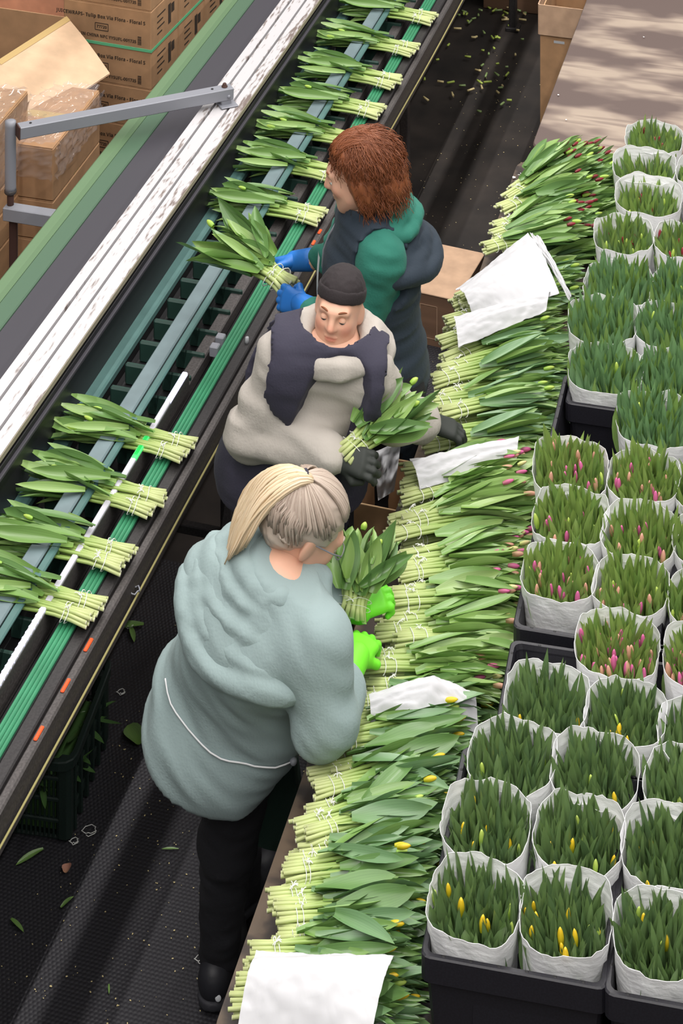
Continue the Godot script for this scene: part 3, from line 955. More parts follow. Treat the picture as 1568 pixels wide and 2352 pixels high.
	# the carton on the floor behind the woman in the dark vest
	var fb2 := Basis(Vector3(0.929, 0, 0.37), UP, Vector3(-0.34, 0, 0.94)).orthonormalized()
	var c1 := P(1047, 814, 0.0)
	var o1 := make_carton("brown carton with a pale lid lying on the aisle floor against the bench", Vector3(0.5, 0.212, 0.36), "card_brown", c1, fb2)
	part("lid", Shape.new().box(Vector3(0, 0.2135, 0), Vector3(0.505, 0.006, 0.365), Basis(), 0.002).done(), M.card_pale, o1)
	part("frame_mark", outline(0.07, 0.13, 0.0022), M.card_pale, o1, Transform3D(Basis(), Vector3(0.135, 0.105, 0.1805)))
	# the narrow carton holding white paper
	var nb := Basis(Vector3(0.957, 0, 0.29), UP, Vector3(-0.29, 0, 0.957))
	var c2 := P(812, 1155, 0.72)
	c2.y = 0
	make_open_carton("narrow open carton holding crumpled white paper between two workers", Vector3(0.18, 0.72, 0.24), "card", c2, nb)
	var wp := Shape.new()
	var wn := FastNoiseLite.new()
	wn.frequency = 2.6
	wn.seed = 5
	var q := [P(868, 1150, 0.68), P(905, 1128, 0.71), P(922, 1010, 0.84), P(856, 1040, 0.8)]
	wp.sheet(14, 14, func(u, v): return q[0].lerp(q[1], u).lerp(q[3].lerp(q[2], u), v) - c2 + Vector3(0, 0.02, 0.03) * wn.get_noise_2d(u * 0.6, v) * 2.0)
	var wo := part("paper_sheet", wp.done(), M.paper)
	wo.position = c2
	tag(wo, "crumpled white paper sheet sticking out of the narrow carton", "paper")
	# tall carton beside the far table, and the one beyond it
	var tb := Basis(Vector3(0.962, 0, 0.273), UP, Vector3(-0.273, 0, 0.962))
	var c3 := P(1240, 352, 0.0)
	make_open_carton("tall open carton standing at the left side of the far table", Vector3(0.42, 0.66, 0.4), "card", c3, tb, "tall_carton")
	var tc: Node3D = get_node("tall_carton")
	part("collar", loft_shape(Shape.new(), [ring3(0.424, 0.404, 0.01, 0.56), ring3(0.44, 0.42, 0.01, 0.56), ring3(0.44, 0.42, 0.01, 0.70), ring3(0.43, 0.41, 0.01, 0.70), ring3(0.424, 0.404, 0.01, 0.56)]).done(), M.card_pale, tc)
	part("paper_label", Shape.new().box(Vector3(-0.12, 0.53, 0.2005), Vector3(0.05, 0.012, 0.001), Basis(), 0.0003).done(), M.label_white, tc)
	var c4 := P(1109, 19, 0.0)
	make_carton("dark brown carton on the floor at the far end of the aisle", Vector3(0.5, 0.4, 0.4), "card_brown", c4 + tb * Vector3(0.5, 0, 0), tb)
	# slatted green crate below the sorter
	var gb := yaw(-deg_to_rad(10.0))
	var gp := P(165, 1955, 0.0)
	var gc := thing("slatted_crate", "dark green slatted plastic crate of leaf waste on the floor under the sorting conveyor", "crate", gp + gb * Vector3(-0.16, 0, -0.21))
	gc.basis = gb
	var gw := 0.32
	var gd := 0.42
	var gh := 0.25
	part("rim", loft_shape(Shape.new(), [ring3(gw - 0.02, gd - 0.02, 0.04, gh - 0.03), ring3(gw + 0.01, gd + 0.01, 0.045, gh - 0.026), ring3(gw + 0.012, gd + 0.012, 0.045, gh - 0.002), ring3(gw + 0.004, gd + 0.004, 0.042, gh), ring3(gw - 0.02, gd - 0.02, 0.04, gh), ring3(gw - 0.026, gd - 0.026, 0.04, gh - 0.03), ring3(gw - 0.02, gd - 0.02, 0.04, gh - 0.03)]).done(), M.crate_green, gc)
	part("base_panel", Shape.new().box(Vector3(0, 0.01, 0), Vector3(gw - 0.04, 0.02, gd - 0.04), Basis(), 0.005).done(), M.crate_green, gc)
	for sx in [-1, 1]:
		for sz in [-1, 1]:
			part("corner_post", Shape.new().box(Vector3(sx * (gw * 0.5 - 0.03), gh * 0.5, sz * (gd * 0.5 - 0.03)), Vector3(0.045, gh - 0.02, 0.045), Basis(), 0.012).done(), M.crate_green, gc)
	var bar_v := Shape.new().box(Vector3.ZERO, Vector3(0.006, gh - 0.04, 0.008), Basis(), 0.002).done()
	for sz in [-1, 1]:
		for i in 18:
			part("slat", bar_v, M.crate_green, gc, Transform3D(Basis(), Vector3((i - 8.5) * 0.0135, gh * 0.5, sz * (gd * 0.5 - 0.015))))
		for y in [0.07, 0.13, 0.19]:
			part("rail", Shape.new().box(Vector3(0, y, sz * (gd * 0.5 - 0.015)), Vector3(gw - 0.05, 0.012, 0.012)).done(), M.crate_green, gc)
	for sx in [-1, 1]:
		for i in 6:
			part("rib", Shape.new().box(Vector3(sx * (gw * 0.5 - 0.012), gh * 0.5, (i - 2.5) * 0.06), Vector3(0.016, gh - 0.03, 0.012)).done(), M.crate_green, gc)
		for y in [0.06, 0.14]:
			part("rail", Shape.new().box(Vector3(sx * (gw * 0.5 - 0.018), y, 0), Vector3(0.01, 0.03, gd - 0.06)).done(), M.crate_green, gc)
		part("inner_panel", Shape.new().box(Vector3(sx * (gw * 0.5 - 0.03), 0.1, 0), Vector3(0.004, 0.19, gd - 0.08)).done(), M.crate_green, gc)
	var waste := Shape.new()
	for i in 130:
		var p := Vector3(rng.randf_range(-0.12, 0.12), rng.randf_range(0.1, 0.145), rng.randf_range(-0.17, 0.17))
		add_leaf(waste, Transform3D(Basis.from_euler(Vector3(rng.randf_range(-0.5, 0.5) - 1.4, rng.randf() * TAU, rng.randf_range(-0.4, 0.4))), p), rng.randf_range(0.05, 0.13), rng.randf_range(0.012, 0.028), rng.randf_range(-0.5, 0.8), 0.25, 0.0)
	waste.box(Vector3(0, 0.08, 0), Vector3(0.25, 0.12, 0.34))
	var wm := part("leaf_waste", waste.done(), M.leaf_deep)
	wm.transform = gc.transform
	tag(wm, "heap of dark green leaf waste lying inside the slatted crate", "leaf waste", "", "stuff")

# ---------- tulips ----------
# a blade from the origin along +y, its face to +z, curved back by bend and folded along its middle
func add_leaf(s: Shape, xf: Transform3D, length: float, width: float, bend: float, fold: float, twist: float, rows := 7, tone := 1.0) -> void:
	var v := PackedVector3Array()
	var uv := PackedVector2Array()
	var cs := PackedColorArray()
	var t := PackedInt32Array()
	var p := Vector3.ZERO
	var ang := 0.0
	for j in rows + 1:
		var f := float(j) / rows
		var w := width * 0.5 * (0.14 + 0.86 * sin(PI * minf(1.0, 0.1 + f * 0.66))) * pow(maxf(0.0, 1.0 - pow(f, 3.2)), 0.62)
		var d := Vector3(0, cos(ang), -sin(ang))
		var n := Vector3(0, sin(ang), cos(ang))
		var tw := twist * f
		var side := (Vector3.RIGHT * cos(tw) + n * sin(tw))
		var up := (n * cos(tw) - Vector3.RIGHT * sin(tw))
		for k in 5:
			var e := (k - 2) * 0.5
			v.append(xf * (p + side * w * e + up * w * fold * 2.0 * e * e * (1.0 - 0.35 * f)))
			uv.append(Vector2(0.5 + e * 0.5, f))
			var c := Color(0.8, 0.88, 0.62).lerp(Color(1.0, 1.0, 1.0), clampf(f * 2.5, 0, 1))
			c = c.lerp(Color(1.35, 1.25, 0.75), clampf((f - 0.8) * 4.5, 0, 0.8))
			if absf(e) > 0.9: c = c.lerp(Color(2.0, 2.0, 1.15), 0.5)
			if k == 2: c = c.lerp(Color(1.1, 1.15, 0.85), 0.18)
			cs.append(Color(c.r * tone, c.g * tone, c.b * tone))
		p += d * length / rows
		ang += bend / rows * (0.4 + 1.2 * f)
	for j in rows:
		for k in 4:
			var a := j * 5 + k
			t.append_array([a, a + 1, a + 6, a, a + 6, a + 5])
	s.piece(v, uv, t, true, false, Color.WHITE, cs)

func leaf_mesh(length: float, width: float, bend: float, fold: float, twist: float, rows := 7) -> ArrayMesh:
	var s := Shape.new()
	add_leaf(s, Transform3D(), length, width, bend, fold, twist, rows)
	return s.done()

# a closed tulip bud along +y
func bud_mesh(length: float, radius: float, base: Color) -> ArrayMesh:
	var s := Shape.new()
	var cols := PackedColorArray()
	var prof := PackedVector2Array()
	for i in 9:
		var f := i / 8.0
		prof.append(Vector2(radius * (0.35 + 0.65 * sin(PI * minf(1.0, 0.1 + f * 0.62))) * pow(1.0 - pow(f, 3.0), 0.7), f * length))
		cols.append(base.lerp(Color(1, 1, 1), clampf(f * 1.25, 0, 1)))
	for k in 3:
		var a := TAU * k / 3.0
		var tilt := Transform3D(Basis(Vector3(cos(a), 0, sin(a)), 0.05), Vector3(sin(a), 0, -cos(a)) * radius * 0.14)
		s.lathe(prof, 9, tilt * Transform3D(Basis().scaled(Vector3(0.92, 1.0 - 0.03 * k, 0.92)), Vector3.ZERO), Color.WHITE, cols)
	return s.done()

var leaf_set := []
var long_leaves := []
var bud_set := []

func make_plant_shapes() -> void:
	for i in 10:
		leaf_set.append(leaf_mesh(0.155 + 0.006 * (i % 4), 0.0175 + 0.0016 * i, rng.randf_range(-0.2, 0.45), rng.randf_range(0.35, 0.85), rng.randf_range(-0.5, 0.5), 6))
	for i in 12:
		long_leaves.append(leaf_mesh(0.2 + 0.012 * (i % 5), 0.034 + 0.0042 * (i % 7), rng.randf_range(-0.45, 0.6), rng.randf_range(0.12, 0.5), rng.randf_range(-1.1, 1.1), 9))
	for i in 3:
		bud_set.append(bud_mesh(0.03 + 0.004 * i, 0.0066 + 0.0008 * i, Color(0.55, 0.8, 0.4)))

# a bunch lying along +x: cut stem ends at 0, leaf tips near 0.35
func make_bunch(leafs: Array, buds: Array, bud_count: int, sd: int, stems_len := 0.15, lush := 15, tips := 16) -> Node3D:
	var r := RandomNumberGenerator.new()
	r.seed = sd
	var o := Node3D.new()
	for i in 11:
		var s := Shape.new()
		var z := (i % 6 - 2.5) * 0.0105 + r.randf_range(-0.002, 0.002) + (0.005 if i > 5 else 0.0)
		var y := 0.006 + (0.010 if i > 5 else 0.0) + r.randf_range(0, 0.004)
		var x0 := r.randf_range(-0.008, 0.008)
		var fan := r.randf_range(0.9, 1.5)
		var pts := PackedVector3Array()
		var cols := PackedColorArray()
		for k in 6:
			var f := k / 5.0
			pts.append(Vector3(x0 + f * (stems_len + 0.06), y + 0.014 * f + 0.003 * sin(f * 3.0 + i), z * (1.0 - 0.28 * sin(PI * minf(1.0, f * 1.4)) + (fan - 0.9) * f * f)))
			cols.append(lin(196, 204, 144).lerp(lin(146, 172, 86), clampf(f * 1.5, 0, 1)).lerp(lin(130, 162, 78), clampf(f * 2.0 - 0.8, 0, 1)))
		s.tube(pts, [0.0049, 0.0049, 0.0048, 0.0047, 0.0045, 0.004], 7, Color.WHITE, cols)
		part("stem", s.done(), M.stem, o)
		if i < 9:
			var cut := Shape.new().lathe([Vector2(0, 0.0006), Vector2(0.0044, 0.0005), Vector2(0.0049, -0.001)], 7, Transform3D(Basis(Vector3(0, 0, 1), PI / 2), pts[0]), lin(240, 240, 214))
			part("cut_end", cut.done(), M.stem, o)
	for i in lush:
		var f := float(i) / lush
		var deep := i < lush / 2
		var x := stems_len + r.randf_range(-0.02, 0.06) if deep else stems_len + r.randf_range(-0.055, 0.03)
		var z := r.randf_range(-0.036, 0.036)
		var y := 0.014 + 0.034 * f + r.randf_range(-0.004, 0.004)
		var b := Basis(Vector3(0, 0, 1), -PI / 2)  # blade along +x
		b = Basis(Vector3.RIGHT, -PI / 2 + r.randf_range(-0.7, 0.7)) * b
		b = Basis(UP, -z * 4.0 + (r.randf_range(-0.2, 0.2) if i < lush - 3 else r.randf_range(-0.5, 0.5))) * Basis(Vector3(0, 0, 1), r.randf_range(-0.06, 0.14)) * b
		b = b.scaled_local(Vector3.ONE * r.randf_range(0.8, 1.05))
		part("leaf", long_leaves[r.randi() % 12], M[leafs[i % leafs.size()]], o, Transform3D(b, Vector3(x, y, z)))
	for i in tips:  # the narrow upper leaves at the tips
		var z := r.randf_range(-0.045, 0.045)
		var b := Basis(UP, -z * 3.0 + r.randf_range(-0.14, 0.14)) * Basis(Vector3(0, 0, 1), r.randf_range(-0.12, 0.1)) * Basis(Vector3.RIGHT, r.randf_range(-2.6, -0.4)) * Basis(Vector3(0, 0, 1), -PI / 2)
		b = b.scaled_local(Vector3(0.8, r.randf_range(0.75, 0.95), 0.8))
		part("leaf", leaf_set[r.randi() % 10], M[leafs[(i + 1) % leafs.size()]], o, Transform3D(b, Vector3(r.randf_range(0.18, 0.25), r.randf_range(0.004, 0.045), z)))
	for i in bud_count:
		var z := r.randf_range(-0.035, 0.035)
		var b := Basis(UP, -z * 4.0 + r.randf_range(-0.15, 0.15)) * Basis(Vector3(0, 0, 1), -PI / 2 + r.randf_range(-0.05, 0.15))
		part("bud", bud_set[r.randi() % 3], M[buds[i % buds.size()]], o, Transform3D(b, Vector3(r.randf_range(0.285, 0.345), r.randf_range(0.04, 0.06), z)))
	var tie := Shape.new()
	for x in [0.052 + r.randf_range(-0.01, 0.01), 0.071 + r.randf_range(-0.008, 0.012)]:
		var loop := PackedVector3Array()
		for k in 15:
			var a := TAU * k / 14.0
			loop.append(Vector3(x + 0.004 * sin(a * 2.0), 0.0135 + 0.0155 * sin(a), 0.033 * cos(a)))
		tie.tube(loop, [0.0011], 5)
	part("tie", tie.done(), M.string, o)
	var knot := Shape.new()
	var kc := Vector3(0.064, 0.03, r.randf_range(-0.022, 0.0))
	for k in 6:
		var d := Vector3(r.randf_range(-1, 1), r.randf_range(-0.1, 0.5), r.randf_range(-1, 1)).normalized() * r.randf_range(0.008, 0.017)
		knot.tube(PackedVector3Array([kc, kc + d * 0.5 + UP * 0.004, kc + d]), [0.0012], 4)
	part("knot", knot.done(), M.string, o)
	return o

# a sleeve of white paper filled with upright tulips; at is the middle of its rim
func bouquet(label: String, at: Vector3, radius: float, leafs: Array, buds: Array, bud_count: int, o := {}) -> void:
	var r := RandomNumberGenerator.new()
	r.seed = int(at.x * 1000) * 7 + int(-at.z * 1000)
	var foot: float = o.get("foot", BENCH_Y + 0.012)
	var tall: float = o.get("tall", 0.0)
	var big: float = o.get("big", 1.0)
	var n := thing("tulip_bouquet", label, "bouquet", Vector3(at.x, foot, at.z), o.get("group", "wrapped tulip bouquets"))
	var turn := r.randf_range(-0.12, 0.12) - 0.22
	n.basis = yaw(turn)
	var h := at.y - foot
	var lean := Vector2(r.randf_range(-0.008, 0.008), r.randf_range(-0.006, 0.008))
	var wob := FastNoiseLite.new()
	wob.seed = r.randi() % 1000
	wob.frequency = 1.0
	var reach := func(a: float, big_r: float) -> float:
		return big_r / pow(pow(absf(cos(a)), 3.2) + pow(absf(sin(a)), 3.2), 1.0 / 3.2)
	var rim := func(a: float) -> float:
		return h + 0.008 * wob.get_noise_2d(cos(a) * 1.1, sin(a) * 1.1) * 2.0 - 0.012 * sin(a) + 0.002 * wob.get_noise_2d(cos(a) * 3.0, sin(a) * 4.0)
	var wall := func(u: float, v: float) -> Vector3:
		var a := u * TAU
		var big_r: float = radius * (0.74 + 0.26 * v + 0.012 * sin(v * 9.0 + a)) + 0.004 * wob.get_noise_3d(cos(a) * 2.0, sin(a) * 3.0, v * 2.5) + 0.002 * wob.get_noise_3d(cos(a) * 5.0, sin(a) * 5.0, v * 14.0)
		var q: float = reach.call(a, big_r)
		return Vector3(q * cos(a) + lean.x * v, rim.call(a) * v, q * sin(a) + lean.y * v - 0.03 * (1.0 - v))
	part("wrap_paper", Shape.new().sheet(56, 14, wall, Vector2(4, 2), false, true).done(), M.tissue, n)
	var lip := PackedVector3Array()
	for k in 57: lip.append(wall.call(k / 56.0, 1.0) - Vector3(0, 0.0006, 0))
	part("wrap_rim", Shape.new().tube(lip, [0.0007], 4).done(), M.tissue, n)
	var seam := Shape.new().sheet(4, 10, func(u, v):
		var p: Vector3 = wall.call(fposmod(0.2 + 0.05 * u + 0.12 * v, 1.0), v)
		return Vector3(p.x * 1.012, p.y - 0.001, p.z * 1.012))
	part("paper_seam", seam.done(), M.tissue, n)
	var count: int = o.get("count", 190)
	for i in count:
		var f := sqrt((i + 0.5) / count)
		var a := i * 2.399963 + r.randf_range(-0.2, 0.2)
		var q: float = reach.call(a, radius * 0.94) * f
		var k := r.randf_range(0.85, 1.1) * big
		var foot_q := Vector3(q * cos(a) * 0.74, 0, q * sin(a) * 0.74 - 0.016)
		var up := (Vector3(q * cos(a), 0.16 * k, q * sin(a)) - foot_q + Vector3(r.randf_range(-0.02, 0.02), 0, r.randf_range(-0.02, 0.02)) * (1.0 - f * 0.6)).normalized()
		var side := up.cross(Vector3(0, 0, 1).rotated(UP, r.randf() * TAU)).normalized()
		var b := Basis(side, up, side.cross(up))
		b = b.scaled_local(Vector3(k * r.randf_range(0.85, 1.2), k, k))
		var top: float = h + tall + (r.randf_range(-0.045, 0.0) if i % 3 == 0 else r.randf_range(-0.014, 0.026)) - 0.012 * sin(a) * f
		if r.randf() < 0.05: top += 0.02
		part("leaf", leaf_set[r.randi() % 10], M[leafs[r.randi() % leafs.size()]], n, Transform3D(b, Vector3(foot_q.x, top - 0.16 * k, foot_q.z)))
	for i in bud_count:
		var f := sqrt(r.randf())
		var a := r.randf() * TAU
		var q: float = reach.call(a, radius * 0.86) * f
		var b := Basis(UP, r.randf() * TAU) * Basis(Vector3.RIGHT, r.randf_range(-0.2, 0.2))
		b = b.scaled_local(Vector3.ONE * r.randf_range(0.85, 1.15))
		part("bud", bud_set[r.randi() % 3], M[buds[r.randi() % buds.size()]], n, Transform3D(b, Vector3(q * cos(a), h + tall - r.randf_range(0.035, 0.058), q * sin(a))))
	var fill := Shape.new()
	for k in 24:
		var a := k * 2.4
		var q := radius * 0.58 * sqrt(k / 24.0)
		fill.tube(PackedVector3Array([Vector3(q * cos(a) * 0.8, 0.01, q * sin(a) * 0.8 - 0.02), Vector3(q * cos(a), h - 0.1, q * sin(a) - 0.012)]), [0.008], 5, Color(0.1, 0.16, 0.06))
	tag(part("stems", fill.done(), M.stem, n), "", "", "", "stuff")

func build_bouquets() -> void:
	var dk := ["upright_dark", "upright_deep", "upright_dark"]
	var pk := ["upright_fresh", "upright_mid", "upright_fresh"]
	var gr := ["upright_blue", "upright_mid", "upright_blue"]
	var rd := ["upright_mid", "upright_fresh", "upright_dark"]
	var yel := ["bud_yellow", "bud_yellow", "bud_green"]
	var pink := ["bud_pink", "bud_blush", "bud_pink", "bud_blush", "bud_green"]
	var red := ["bud_red", "bud_red", "bud_green"]
	var put := func(px: float, py: float, wide: float, leafs: Array, buds: Array, k: int, label: String, o := {}):
		var at := P(px, py - (14.0 if py > 1700.0 else 9.0), o.get("rim", 1.08))
		bouquet(label, at, wide * (-at.z) / LENS * 0.5 * 0.97, leafs, buds, k, o)
	# front crates
	put.call(1085, 2075, 218, dk, yel, 7, "yellow-budded tulips wrapped in white, front row, nearest the black crate's left corner")
	put.call(1291, 2105, 218, dk, yel, 13, "yellow-budded tulips wrapped in white, front row, second bouquet from the left")
	put.call(1508, 2150, 218, dk, yel, 5, "white-wrapped green tulips, front row, cut by the right edge of the frame")
	put.call(1122, 1893, 208, dk, yel, 10, "yellow-budded tulips wrapped in white, second row, leftmost beside the tied pile")
	put.call(1322, 1922, 212, dk, yel, 9, "yellow-budded tulips wrapped in white, second row, second bouquet from the left")
	put.call(1534, 1956, 212, dk, yel, 5, "white-wrapped dark green tulips, second row, at the right edge of the frame")
	put.call(1172, 1742, 206, dk, yel, 4, "white-wrapped dark green tulips, third row, leftmost beside the tied pile")
	put.call(1364, 1775, 206, dk, yel, 4, "white-wrapped dark green tulips, third row, second bouquet from the left")
	put.call(1570, 1800, 200, dk, yel, 3, "white-wrapped dark green tulips, third row, half out of the frame")
	# middle crate
	put.call(1252, 1606, 196, dk, yel, 5, "white-wrapped dark green tulips in front of the empty crate corner")
	put.call(1434, 1640, 190, dk, yel, 5, "white-wrapped dark green tulips in front of the open pink bouquet")
	put.call(1610, 1685, 190, dk, yel, 2, "white-wrapped dark green tulips in the fourth row, mostly out of the frame")
	put.call(1415, 1482, 196, pk, ["bud_pink", "bud_pink", "bud_blush"], 46, "bouquet crowded with bright pink buds, behind the dark green fourth row")
	put.call(1614, 1510, 190, pk, ["bud_pink", "bud_blush"], 40, "bouquet crowded with pink buds at the right edge of the frame")
	# pink crates
	put.call(1282, 1316, 178, pk, pink, 24, "pink-budded tulips wrapped in white, just behind the empty crate corner", {"tall": 0.012})
	put.call(1451, 1350, 178, pk, pink, 18, "pink-budded tulips wrapped in white, directly behind the bright pink bouquet", {"tall": 0.012})
	put.call(1615, 1385, 178, pk, pink, 10, "pink-budded tulips in the first pink row, cut by the right frame edge", {"tall": 0.012})
	put.call(1307, 1190, 176, pk, pink, 14, "pink-budded tulips wrapped in white, second pink row, leftmost", {"tall": 0.012})
	put.call(1474, 1225, 180, pk, pink, 16, "pink-budded tulips wrapped in white, second pink row, second from the left", {"tall": 0.012})
	put.call(1632, 1250, 170, pk, pink, 8, "pink-budded tulips in the second pink row, cut by the right frame edge", {"tall": 0.012})
	put.call(1309, 1075, 178, pk, pink, 24, "pink-budded tulips wrapped in white, third pink row, beside the empty crate slot", {"tall": 0.016})
	put.call(1474, 1098, 168, pk, pink, 16, "pink-budded tulips wrapped in white, third pink row, second from the left", {"tall": 0.016})
	put.call(1624, 1125, 160, pk, pink, 8, "pink-budded tulips in the third pink row, cut by the right frame edge", {"tall": 0.016})
	# green crates
	var big := {"tall": 0.03, "big": 1.12, "rim": 1.08}
	put.call(1500, 968, 186, gr, ["bud_green"], 2, "tall plain green tulips to the right of the empty crate slot", big)
	put.call(1670, 985, 180, gr, ["bud_green"], 2, "tall plain green tulips right of the empty slot, outside the frame edge", big)
	put.call(1386, 852, 176, gr, ["bud_green"], 1, "tall plain green tulips behind the empty crate slot, its white wrap showing", big)
	put.call(1545, 868, 172, gr, ["bud_red", "bud_green"], 2, "tall green tulips with one red bud at the right frame edge", big)
	put.call(1380, 742, 164, gr, ["bud_green"], 1, "tall plain green tulips, second green row, beside the papers on the pile", big)
	put.call(1535, 752, 160, gr, ["bud_green"], 1, "tall plain green tulips, second green row, at the right frame edge", big)
	put.call(1420, 660, 160, gr, ["bud_green"], 1, "tall plain green tulips in the third green row, in front of dark red buds", big)
	put.call(1562, 672, 150, gr, ["bud_green"], 1, "tall plain green tulips in the third green row, at the right frame edge", big)
	# red row
	put.call(1434, 545, 140, rd, red, 18, "dark red budded tulips wrapped in white, behind the tall green bouquets", {"foot": 0.8})
	put.call(1566, 560, 136, rd, red, 12, "dark red budded tulips at the right frame edge, behind the tall green bouquets", {"foot": 0.8})
	put.call(1486, 455, 158, rd, red, 9, "short red budded tulips low inside a wide white sleeve, third from the far end", {"foot": 0.81, "tall": -0.025})
	put.call(1480, 388, 148, rd, red, 6, "short red budded tulips low inside a white sleeve, second from the far end", {"foot": 0.81, "tall": -0.025})
	put.call(1505, 325, 134, rd, red, 12, "red budded tulips in a white sleeve on the far table, farthest of all", {"foot": 0.81, "tall": -0.005})
	put.call(1612, 400, 120, rd, red, 6, "red budded tulips beyond the right frame edge on the far table", {"foot": 0.81, "tall": -0.015})

# ---------- the pile of tied bunches on the bench ----------
const RED_TOP := [[1180, 436, 1322, 345], [1160, 462, 1345, 375], [1148, 492, 1352, 425], [1134, 520, 1340, 470], [1128, 548, 1330, 500], [1110, 582, 1322, 545]]
const GREEN_TOP := [[1036, 700, 1270, 640], [1024, 745, 1290, 690], [1006, 800, 1290, 722], [1018, 828, 1262, 750], [1010, 858, 1285, 800], [990, 888, 1290, 838], [1004, 912, 1275, 868], [966, 938, 1270, 915], [1012, 965, 1270, 930], [968, 1004, 1275, 985], [972, 1030, 1240, 1012]]
const PINK_TOP := [[924, 1078, 1190, 1052], [924, 1126, 1195, 1075], [922, 1158, 1205, 1105], [894, 1200, 1200, 1150], [890, 1236, 1195, 1190], [920, 1215, 1215, 1175], [916, 1282, 1205, 1240], [908, 1310, 1212, 1282], [918, 1334, 1190, 1318], [922, 1358, 1195, 1352], [896, 1372, 1180, 1372], [894, 1398, 1196, 1400], [886, 1428, 1190, 1412], [862, 1462, 1180, 1462], [908, 1482, 1222, 1478], [840, 1510, 1160, 1508], [968, 1520, 1180, 1545], [838, 1545, 1150, 1552], [842, 1578, 1150, 1590]]
const YELLOW_TOP := [[808, 1612, 1090, 1622], [764, 1682, 1070, 1655], [748, 1724, 1068, 1688], [712, 1782, 1040, 1730], [768, 1796, 1050, 1760], [722, 1832, 1030, 1785], [706, 1872, 1022, 1822], [676, 1912, 1000, 1850], [706, 1936, 1010, 1890], [690, 1962, 1010, 1938], [660, 1998, 985, 1968], [652, 2026, 965, 2012], [616, 2062, 940, 2055], [632, 2096, 968, 2095], [640, 2128, 950, 2132], [618, 2188, 925, 2172], [640, 2160, 930, 2165], [574, 2206, 912, 2212], [546, 2258, 905, 2266], [532, 2316, 895, 2330]]

